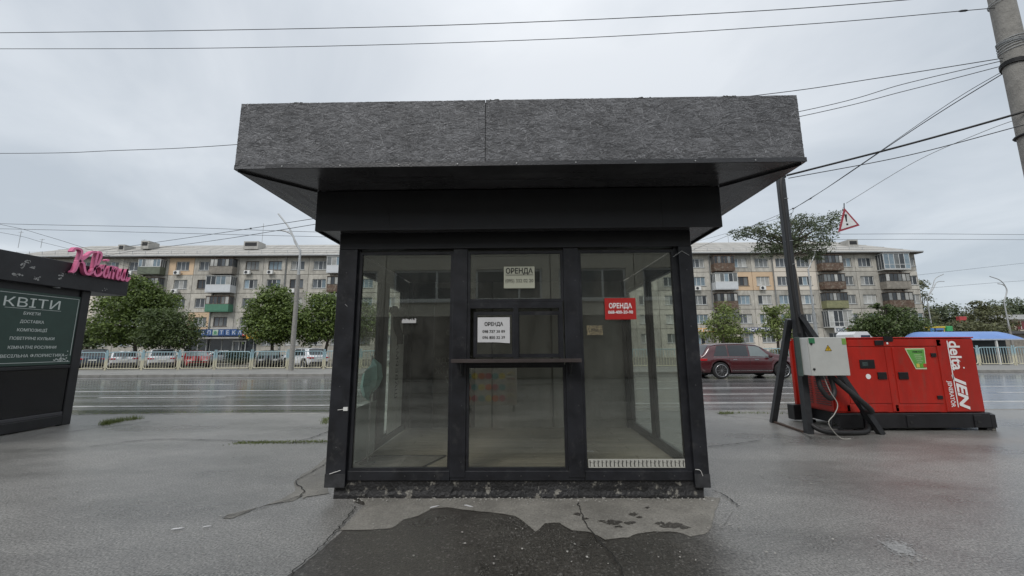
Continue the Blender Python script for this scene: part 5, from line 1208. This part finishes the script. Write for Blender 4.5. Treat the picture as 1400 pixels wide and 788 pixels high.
# low shops, canopy and buildings far right
bm_ = mk('blue_canopy_sheet', (.13, .24, .52), .4, .12, .8, .1)
cy0 = 30.0; a = at(1262, 460, cy0).x; c = at(1392, 460, cy0).x; zt_ = at(1330, 453.5, cy0+.5).z; ze = at(1390, 464, cy0).z
CN = thing('canopy', ((a+c)/2, cy0+1, -.18), 'blue curved canopy roof over a dark block for its shaded interior behind the fence', 'canopy')
prof = [(cy0-.6+2.6*i/10, ze+(zt_-ze)*math.sin(math.pi*min(1, i/10))**.8) for i in range(11)]
b = MB(); vs = []; n = 24
for i in range(n+1):
    u = i/n; xx = a+(c-a)*u; k = 1.0 if .05 < u < .86 else math.sin(math.pi/2*max(0., min(1, (u/.05 if u <= .05 else (1-u)/.14))))**.6
    for (y_, z_) in prof: vs.append((xx, y_, ze+(z_-ze)*k))
fs = [(i*11+j, (i+1)*11+j, (i+1)*11+j+1, i*11+j+1) for i in range(n) for j in range(10)]
b.add(vs, fs, True); put('curved_roof', b, bm_, CN, True)
put('roof_edge', MB().box(a, c, cy0-.64, cy0-.602, ze-.06, ze+.03), mk('canopy_edge', (.4, .45, .55), .5), CN, True)
for u in (0, .33, .66, .985): xx = a+(c-a)*u; put('canopy_post', MB().box(xx, xx+.1, cy0-.58, cy0-.48, -.18, ze-.062), wht, CN, True)
put('shaded_interior', MB().box(a+.3, c-.3, cy0+.6, cy0+1.6, -.18, ze-.07), mk('canopy_interior_shade', (.035, .045, .05), .6, .3), CN, True)  # solid dark block, its colour stands in for the shade under the canopy
LB = thing('low_building', (at(1420, 445, 75).x, 80, -.18), 'low beige building with dark red windows at the far right', 'building')
a = at(1368, 445, 75).x; zt_ = at(1390, 437, 75).z
put('wall', MB().box(a, a+30, 75, 86, -.18, zt_), mk('beige_render', (.46, .42, .34), .85, .1, .4), LB, True); put('roof', MB().box(a-.4, a+30.4, 74.5, 86.5, zt_+.002, zt_+.9), mk('pale_roof_sheet', (.45, .46, .46), .6), LB, True)
for k in range(5):
    xx = a+.8+k*2.2; z_ = at(1390, 450, 75).z; w1 = put('window', MB().box(xx, xx+1.7, 74.93, 74.997, z_-.1, z_+1.5), mk('dark_red_window', (.16, .03, .035), .5), LB, True); put('frame', MB().box(xx+.8, xx+.88, 74.88, 74.925, z_-.1, z_+1.5), wht, w1, True)
a = at(1372, 453, 60).x; FB = thing('market_hall', (a+8, 62, -.18), 'grey flat roofed hall between the blue canopy and the beige building', 'building'); z_ = at(1390, 453, 60).z
put('wall', MB().box(a, a+16, 60, 66, -.18, z_-.4), concp, FB, True); put('roof', MB().box(a-.5, a+16.5, 59.3, 66.5, z_-.397, z_), mk('dark_roof_felt', (.09, .09, .09), .9), FB, True)
# colourful play frames behind the bushes
for k, (x0, x1, y0, y1, col, lab) in enumerate(((1270, 1293, 446.5, 449, (.55, .42, .05), 'yellow play frame beam behind the generator'), (1273, 1278, 449, 454, (.06, .22, .5), 'blue play tower beside the yellow beam'), (1280, 1291, 449, 452, (.10, .2, .45), 'blue panel under the yellow beam'), (1295, 1303, 446, 453, (.05, .35, .12), 'green play frame behind the generator'), (1312, 1322, 433, 438.5, (.4, .05, .05), 'small red advertising panel among the far trees'))):
    Y = 43 if k < 4 else 58
    a = at(x0, (y0+y1)/2, Y); c = at(x1, (y0+y1)/2, Y); z0 = at(x0, y1, Y).z; z1 = at(x0, y0, Y).z
    b = MB().bbox(a.x, c.x, Y, Y+.5, z0, z1, .03); b.box(a.x+.05, a.x+.17, Y+.1, Y+.2, -.18, z0); b.box(c.x-.17, c.x-.05, Y+.1, Y+.2, -.18, z0)
    solo('play_frame' if k < 4 else 'billboard', b, mk('play_paint_%d' % k, col, .5), lab, 'playground' if k < 4 else 'billboard')

# ------------------------------------------------------------------ street lamps
def lamp(px_b, px_t, yt, Y, arms, r, label, mat=conc, ysplit=None):
    b0 = at(px_b, 490, Y); X = b0.x; top = at(px_t, yt, Y)
    t = thing('street_lamp', (X, Y, GZ(Y)), label, 'street lamp'); zs = top.z
    zm = at(px_t, ysplit, Y).z if ysplit else zs*.55
    put('mast', MB().tube([(X, Y, GZ(Y)-.02), (X, Y, zm)], [r, r*.8], 10), mat, t, True)
    put('upper_mast', MB().tube([(X, Y, zm-.02), (X, Y, zs)], [r*.55, r*.4], 8), galv, t, True)
    for A in arms:
        P = [Vector((X, Y, zs-.05))]+[at(x, y, Y) for x, y in A]; put('arm', MB().tube(catmull(P, 6), r*.34, 6), galv, t, True)
    return t
lamp(399, 403, 342, 24.2, [[(403, 328), (396, 313), (388, 302), (380.5, 292.5)], [(403.5, 332), (400, 322), (392, 317), (384, 315)]], .155, 'concrete street lamp mast with two curved arms beside the white car', ysplit=376)
lamp(1120, 1113, 368, 27, [[(1113, 350), (1118, 340), (1124, 336)]], .12, 'pale street lamp mast behind the warning sign tree', galv)
lamp(1281, 1277, 408, 55, [[(1275, 392), (1279, 381), (1290, 375)], [(1276, 395), (1281, 386), (1291, 385)]], .15, 'far street lamp just right of the apartment corner')
lamp(1388, 1380, 412, 48, [[(1376, 396), (1368, 384), (1353, 378)], [(1377, 398), (1372, 390), (1364, 388)]], .15, 'far street lamp with a bent arm at the right edge')

# ------------------------------------------------------------------ cars
tyre_m = mk('tyre_rubber', (.018, .018, .018), .8, .2); rim_m = mk('alloy_rim', (.45, .45, .46), .25, .05, bump=0, metal=.9); dkin = mk('car_underside', (.010, .010, .010), .8, .2); cgl = mk('car_glass', (.025, .03, .033), .04, .2, .8, 0, spec=.8); cgl2 = mk('pale_car_glass', (.16, .19, .19), .05, .2, .8, 0, spec=.9)
tl_m = mk('tail_light_red', (.45, .015, .02), .15, .1, bump=0, coat=.5); hl_m = mk('headlamp_clear', (.5, .5, .5), .1, .1, bump=0)
def lerp_tab(tab, x):
    for (a, va), (c, vc) in zip(tab, tab[1:]):
        if x <= c: t = max(0, (x-a)/(c-a)); t = t*t*(3-2*t)*.5+t*.5; return va+(vc-va)*t
    return tab[-1][1]
def car_parts(L_, W, H, wb, body, rear='suv'):
    """x: rear 0 -> front L; returns list of (name, mesh, mats, children)"""
    rw = .375 if H > 1.55 else .33; xr = .98 if L_ > 4.6 else .8; xf = xr+wb
    if rear == 'suv': roof = [(0, .93), (.10, 1.02), (.16, 1.06), (.20, 1.06), (.62, H-.06), (1.1, H-.01), (2.0, H), (2.7, H-.05), (3.62, 1.14), (3.9, 1.10), (L_-.35, .97), (L_-.06, .80), (L_, .66)]
    elif rear == 'hatch': k = L_/4.83; roof = [(0, .85), (.05, .95), (.12, 1.0), (.55*k, H-.07), (1.0, H-.01), (1.8, H), (2.4*k, H-.05), (3.4*k, 1.0), (L_-.3, .84), (L_, .6)]
    else: roof = [(0, .80), (.06, .98), (.6, 1.03), (.75, 1.04), (1.35, H-.08), (1.8, H-.01), (2.4, H), (2.8, H-.06), (3.55, 1.02), (L_-.3, .82), (L_, .6)]
    belt = [(0, .86), (.3, .98), (1.5, .97), (3.4*L_/4.83, .95), (L_-.4, .80), (L_, .60)]
    wid = [(0, .80), (.12, .92), (.5, .985), (1.2, 1.0), (3.0, 1.0), (L_-.8, .97), (L_-.3, .86), (L_, .66)]
    def sec(x):
        h = W/2*lerp_tab(wid, x); zr = lerp_tab(roof, x); zb = min(lerp_tab(belt, x), zr-.04); arch = .0
        zbot = .26
        for xc in (xr, xf):
            d = abs(x-xc)
            if d < rw+.07: zbot = max(zbot, rw+math.sqrt((rw+.07)**2-d*d)-.02)
        if x < .25: zbot = max(zbot, .26+(.25-x)*.8)
        if x > L_-.3: zbot = max(zbot, .26+(x-L_+.3)*.4)
        gh = max(0, (zr-zb-.05)/(H-.97)); tum = h*(1-.20*min(1, gh)**.7-.02)
        return [(0, zbot-.0), (h*.90, zbot), (h*.985, zbot+.04), (h, zbot+(zb-zbot)*.35), (h*1.0, zbot+(zb-zbot)*.7), (h*.975, zb-.03), (h*.95, zb), ((h*.95+tum)/2+.012, (zb+zr)/2-.01), (tum, zr-.035), (tum*.86, zr-.004), (tum*.5, zr+.012*min(1, gh+.3)), (0, zr+.016*min(1, gh+.3))]
    xs = sorted(set([0, .03, .08]+[i*.06 for i in range(2, int(L_/.06))]+[L_-.08, L_-.03, L_])); n = 12
    def skin(off=0):
        vs = []
        for x in xs:
            for (y, z_) in sec(x): vs.append((x, -y, z_))
            for (y, z_) in sec(x)[::-1]: vs.append((x, y, z_))
        return vs
    vs = skin(); m_ = 2*n; b = MB(); fs = []
    for i in range(len(xs)-1):
        for k in range(m_-1):
            fs.append((i*m_+k, i*m_+k+1, (i+1)*m_+k+1, (i+1)*m_+k))
    b.add(vs, fs, True); b.add(vs[:m_], [tuple(range(m_))]); b.add(vs[-m_:], [tuple(range(m_))[::-1]])
    bodym = b.mesh('body', [body])
    parts = [('body', bodym, [])]
    # helper: quad strip on the skin between section indices, pushed outwards
    def strip(x0, x1, k0, k1, side, mat, name, off=.006, nx=10, tr0=0, tr1=0, shr0=.1, shr1=.9):
        g = MB(); V = []
        for i in range(nx+1):
            for (j, t) in ((0, shr0), (1, .5*(shr0+shr1)), (2, shr1)):
                xa = x0+tr0*t; xb = x1-tr1*t; x = xa+(xb-xa)*i/nx; s = sec(x); a, c = s[k0], s[k1]
                if k1-k0 == 2: mid = s[k0+1]; p = (a[0]+(mid[0]-a[0])*t*2, a[1]+(mid[1]-a[1])*t*2) if t < .5 else (mid[0]+(c[0]-mid[0])*(t*2-1), mid[1]+(c[1]-mid[1])*(t*2-1))
                else: p = (a[0]+(c[0]-a[0])*t, a[1]+(c[1]-a[1])*t)
                V.append((x, side*(p[0]+off), p[1]+off*.3))
        g.add(V, [(i*3+j, (i+1)*3+j, (i+1)*3+j+1, i*3+j+1) for i in range(nx) for j in (0, 1)], True); return (name, g.mesh(name, [mat]), [])
    q0 = .62 if rear != 'sedan' else 1.2; q1 = 3.35*L_/4.83
    for sd in (-1, 1):
        parts.append(strip(q0+.05, 1.35 if rear != 'sedan' else 1.75, 6, 8, sd, cgl, 'side_window', tr0=.28))
        parts.append(strip(1.42 if rear != 'sedan' else 1.80, 2.30, 6, 8, sd, cgl, 'side_window'))
        parts.append(strip(2.38, q1+.1, 6, 8, sd, cgl2, 'side_window', tr1=.62))
    # windscreen and rear window across the top
    def across(x0, x1, mat, name, wf=.88, z_off=.008):
        g = MB(); V = []
        for i in range(7):
            x = x0+(x1-x0)*i/6; s = sec(x)
            for f in (-1, -.75, -.35, 0, .35, .75, 1):
                yy = s[8][0]*wf*f; zz = s[11][1] if abs(f) < .4 else (s[9][1]+s[10][1])/2 if abs(f) < .9 else s[8][1]+.022
                V.append((x+(z_off if x > L_/2 else -z_off), yy, zz+z_off))
        g.add(V, [(i*7+j, (i+1)*7+j, (i+1)*7+j+1, i*7+j+1) for i in range(6) for j in range(6)], True); return (name, g.mesh(name, [mat]), [])
    if rear == 'sedan': parts += [across(.78, 1.34, cgl, 'rear_window'), across(2.85, 3.5, cgl2, 'windscreen')]
    elif rear == 'hatch': parts += [across(.14, .5*L_/4.83, cgl, 'rear_window'), across(2.46*L_/4.83, 3.3*L_/4.83, cgl2, 'windscreen')]
    else: parts += [across(.22, .58, cgl, 'rear_window'), across(2.76, 3.56, cgl2, 'windscreen')]
    # lights, plate, bumper, sills
    for sd in (-1, 1):
        a, c = sorted((sd*(W/2*.55), sd*(W/2*.90))); g = MB(); g.bbox(-.012, .09, a, c, .80, .92, .012)
        a, c = sorted((sd*(W/2*.895), sd*(W/2*.955))); g.bbox(.03, .40, a, c, .82, .92, .01); parts.append(('tail_light', g.mesh('tail_light', [tl_m]), []))
        a, c = sorted((sd*(W/2*.42), sd*(W/2*.74))); g = MB(); g.bbox(L_-.16, L_+.004, a, c, .62, .73, .02); parts.append(('headlight', g.mesh('headlight', [hl_m]), []))
        a, c = sorted((sd*(W/2+.01), sd*(W/2+.17))); g = MB(); g.bbox(q1-.18, q1-.04, a, c, .96, 1.09, .03); parts.append(('wing_mirror', g.mesh('wing_mirror', [body]), []))
        g = MB(); y = sd*(W/2*1.0+.004); a, c = sorted((y, y-sd*.03)); g.box(xr+rw+.12, xf-rw-.12, a, c, .36, .385); parts.append(('sill_trim', g.mesh('sill_trim', [chrome]), []))
        for hx in (1.55, 2.55): g = MB(); a, c = sorted((sd*(W/2*.99), sd*(W/2*.99+.022))); g.bbox(hx, hx+.2, a, c, .86, .885, .006); parts.append(('door_handle', g.mesh('door_handle', [chrome]), []))
        # chrome window line
        g = MB(); P = []
        for i in range(12):
            x = q0+.1+(q1-q0)*i/11; s = sec(x); P.append((x, sd*(s[6][0]+.008), s[6][1]+.012))
        g.tube(P, .011, 4); P = []
        for i in range(14):
            x = q0-.05+(q1-.1-q0)*i/13; s = sec(x); P.append((x, sd*(s[8][0]+.012), s[8][1]+.0))
        g.tube(P, .010, 4); parts.append(('window_trim', g.mesh('window_trim', [chrome]), []))
        for dx in (1.40, 2.34):    # door shut lines
            g = MB(); P = [(dx, sd*(sec(dx)[k][0]+.0015), sec(dx)[k][1]) for k in (2, 3, 4, 5, 6)]; g.tube(P, .005, 4); parts.append(('door_seam', g.mesh('door_seam', [dkin]), []))
    g = MB(); g.bbox(-.03, .12, -W*.43, W*.43, .36, .55, .03); parts.append(('rear_bumper', g.mesh('rear_bumper', [mk('bumper_plastic', (.04, .038, .04), .6)]), []))
    g = MB(); g.bbox(-.035, .0, -.26, .26, .70 if rear != 'sedan' else .62, .81 if rear != 'sedan' else .73, .004); parts.append(('number_plate', g.mesh('number_plate', [wht]), []))
    g = MB(); g.bbox(L_-.1, L_+.02, -W*.36, W*.36, .32, .50, .03); g.box(L_-.08, L_+.012, -W*.20, W*.20, .56, .66); parts.append(('front_grille', g.mesh('front_grille', [dkin]), []))
    g = MB(); g.box(.25, L_-.25, -W/2*.82, W/2*.82, .20, .50); g.box(xr-.4, xr+.4, -W/2*.80, W/2*.80, .3, .78); g.box(xf-.4, xf+.4, -W/2*.80, W/2*.80, .3, .72); parts.append(('underbody', g.mesh('underbody', [dkin]), []))
    for xc in (xr, xf):
        for sd in (-1, 1):
            y0 = sd*(W/2-.20); y1 = sd*(W/2-.005); t = MB(); a, c = sorted((y0, y1))
            t.tube([(xc, a, rw), (xc, a+.02, rw), (xc, c-.02, rw), (xc, c, rw)], [rw*.92, rw, rw, rw*.93], 28)
            rim = MB(); yf = y1+sd*.006
            rim.tube([(xc+rw*.72*math.cos(q), yf, rw+rw*.72*math.sin(q)) for q in [i*6.2832/28 for i in range(29)]], .018, 5, cap=False)
            for k in range(10):
                q = k*.6283; rim.bar((xc+.04*math.cos(q), yf, rw+.04*math.sin(q)), (xc+rw*.71*math.cos(q), yf, rw+rw*.71*math.sin(q)), .030, .014)
            rim.cyl((xc, yf-.008, rw), .055, .016, 'Y', 10)
            parts.append(('wheel', t.mesh('wheel', [tyre_m]), [('rim', rim.mesh('rim', [rim_m]))]))
    return parts
def car(parts, X, Y, Z, rz, label, L_, group=None, cat='car', name='car'):
    # (X, Y): middle of the car
    t = thing(name, (X, Y, Z), label, cat, group, rz); sh = Vector((-L_/2, 0, 0))
    for (nm, me, ch) in parts:
        o = put(nm, me, me.materials[0], t, loc=sh)
        for (n2, m2) in ch: put(n2, m2, m2.materials[0], o)
    return t
mred = mk('dark_red_car_paint', (.060, .007, .010), .22, .15, 2, 0, coat=1.0); mwht = mk('white_car_paint', (.62, .63, .64), .25, .03, 2, 0, coat=.8); mdk = mk('dark_car_paint', (.03, .032, .036), .25, .1, 2, 0, coat=.8); mrd2 = mk('red_car_paint', (.30, .02, .02), .25, .1, 2, 0, coat=.8); mslv = mk('silver_car_paint', (.35, .36, .37), .3, .05, 2, 0, coat=.6); mbl = mk('blue_grey_car_paint', (.07, .09, .12), .25, .1, 2, 0, coat=.8)
PR = car_parts(4.83, 1.93, 1.63, 2.85, mred); q = at(1003, 500, 18.1)
car(PR, q.x+1.435-.58, 19.05, -.03, 0, 'dark red crossover car driving on the far lane', 4.83)
PW = car_parts(4.6, 1.85, 1.66, 2.7, mwht); PH = car_parts(4.2, 1.78, 1.48, 2.55, mwht, 'hatch'); PD = car_parts(4.6, 1.84, 1.66, 2.7, mbl); PS_ = car_parts(4.6, 1.80, 1.45, 2.7, mdk, 'sedan'); PRD = car_parts(4.3, 1.78, 1.46, 2.6, mrd2, 'hatch'); PSL = car_parts(4.5, 1.78, 1.45, 2.65, mslv, 'sedan')
GC = 'cars parked behind the fence'
def cpark(parts, px_, turn, front, label, L_):
    """the end nearest to us stands at photo x px_; turn: degrees away from facing us squarely"""
    q = at(px_, 495, 32.3); a = math.atan2(q.y, q.x)+R(turn); c = q+Vector((math.cos(a), math.sin(a), 0))*(L_/2)
    car(parts, c.x, c.y, -.18, a+(math.pi if front else 0), label, L_, GC)
cpark(PD, 126, -3, False, 'dark blue grey crossover parked nearest the flower kiosk', 4.6)
cpark(PH, 169, 0, False, 'low white hatchback parked right of the dark crossover', 4.2)
cpark(PW, 221, 0, False, 'tall white car parked between the hatchback and the red car', 4.6)
cpark(PRD, 270, 3, True, 'red car parked nose towards the road before the pharmacy', 4.3)
cpark(PS_, 366, -2, True, 'black saloon parked between the hedge and the lamp post', 4.6)
cpark(PW, 437, 33, False, 'white crossover parked at an angle beside the kiosk corner', 4.6)
cpark(PSL, 530, 0, False, 'silver saloon visible only through the left side glass', 4.5)
cpark(PS_, 948, -8, False, 'dark saloon parked half hidden behind the right kiosk corner', 4.6)
q = at(298, 492, 39); car(PSL, q.x, 40, -.18, R(20), 'silver car parked far back before the pharmacy', 4.5, GC)
# white van behind the generator
van = thing('van', (at(1181, 470, 33).x, 34.0, -.18), 'white van whose roof shows above the red generator', 'van', GC)
vx0, vx1 = at(1167, 458, 33).x, at(1196, 458, 33).x; vz = at(1181, 453.5, 33).z
b = MB(); pr = [(vx0, .15), (vx0, vz-.25), (vx0+.25, vz), (vx1-.6, vz), (vx1-.1, vz-.7), (vx1+.5, vz-1.0), (vx1+.6, .15)]; b.prism(pr, 33, 34.8, 'Y'); put('body', b, mwht, van, True)
put('side_window', MB().bbox(vx1-1.2, vx1-.4, 32.985, 33.0, vz-.75, vz-.3, .01), cgl, van, True)
for xx in (vx0+.5, vx1-.1): put('wheel', MB().tube([(xx, 32.98, .15), (xx, 33.2, .15)], .33, 20), tyre_m, van, True); put('wheel', MB().tube([(xx, 34.6, .15), (xx, 34.82, .15)], .33, 20), tyre_m, van, True)

# ------------------------------------------------------------------ tiled block behind the viewer, mirrored in the kiosk glass
YB = -10.0
BB = thing('tiled_apartment_block', (0, YB-5, 0), 'tiled apartment block across the pavement, mirrored in the kiosk glass', 'apartment building')
tilem = mk('mosaic_tile_wall', (.60, .56, .47), .8, .12, 30, .3, 60, obj_rand=.05)
put('core_wall', MB().box(-34, 34, YB-11, YB-.303, 0, 8.78), joint, BB, True)
rnd = random.Random(12)
xs_ = [-34.6+4.0*i for i in range(18)]
for r in range(3):
    z0 = .1 if r == 0 else 2.95+(r-1)*2.9; z1 = 2.93 if r == 0 else z0+2.88
    for i in range(17):
        a, c = xs_[i]+.02, xs_[i+1]-.02; xc = (a+c)/2+.0; wx = 1.6; wz0, wz1 = z0+.75, z0+2.25
        b = MB()
        if r: b.box(a, xc-wx, YB-.3, YB, z0, z1); b.box(xc+wx, c, YB-.3, YB, z0, z1); b.box(xc-wx, xc+wx, YB-.3, YB, z0, wz0); b.box(xc-wx, xc+wx, YB-.3, YB, wz1, z1)
        else: b.box(a, c, YB-.3, YB, z0, z1)
        put('wall_panel', b, tilem if r else mk('dark_shop_wall', (.11, .095, .08), .7, .2, 1), BB, True)
        if not r: continue
        f = MB(); f.box(xc-wx, xc+wx, YB-.18, YB-.08, wz0, wz0+.1); f.box(xc-wx, xc+wx, YB-.18, YB-.08, wz1-.1, wz1)
        for xx in (xc-wx, xc+.45, xc+wx-.1): f.box(xx, xx+.1, YB-.18, YB-.08, wz0+.1, wz1-.1)
        f.box(xc-wx-.1, xc+wx+.1, YB+.003, YB+.12, wz0-.1, wz0-.02)
        w1 = put('window', f, fwm, BB, True); put('pane', MB().box(xc-wx+.1, xc+wx-.1, YB-.14, YB-.12, wz0+.1, wz1-.1), rnd.choice(wg[:2]+[wg[4]]), w1, True)
put('roof', MB().box(-34.5, 34.5, YB-11.3, YB+.5, 8.8, 9.2), concp, BB, True)
SGN = thing('shop_board', (-.52, -1.2, 0), 'colourful patterned board standing behind the viewer, mirrored in the lower middle pane', 'board')
put('board_face', MB().bbox(-1.34, -.06, -1.24, -1.2, .12, .98, .004), mk('board_base', (.55, .50, .42), .6), SGN, True)
bc = [mk('board_colour_%d' % i, c, .6) for i, c in enumerate(((.8, .16, .05), (.8, .6, .1), (.12, .34, .32), (.55, .10, .14)))]
rnd = random.Random(2)
for k in range(18):
    x = -1.24+(k % 6)*.165; z_ = .28+(k//6)*.26; put('disc', MB().cyl((x, -1.199, z_), .075, .006, 'Y', 18), bc[(k*7+k//6) % 4], SGN, True)
for k in range(6):
    b = MB(); z_ = .18+k*.13; b.bar((-.30, -1.196, z_), (-.20, -1.196, z_+.07), .035, .005); b.bar((-.20, -1.194, z_+.07), (-.10, -1.194, z_), .035, .005); put('zigzag', b, bc[[3, 1][k % 2]], SGN, True)
for x in (-1.2, -.14): put('foot', MB().bbox(x-.03, x+.03, -1.4, -1.05, 0, .03, .004), dkst, SGN, True); put('leg', MB().box(x-.015, x+.015, -1.235, -1.205, .031, .119), dkst, SGN, True)
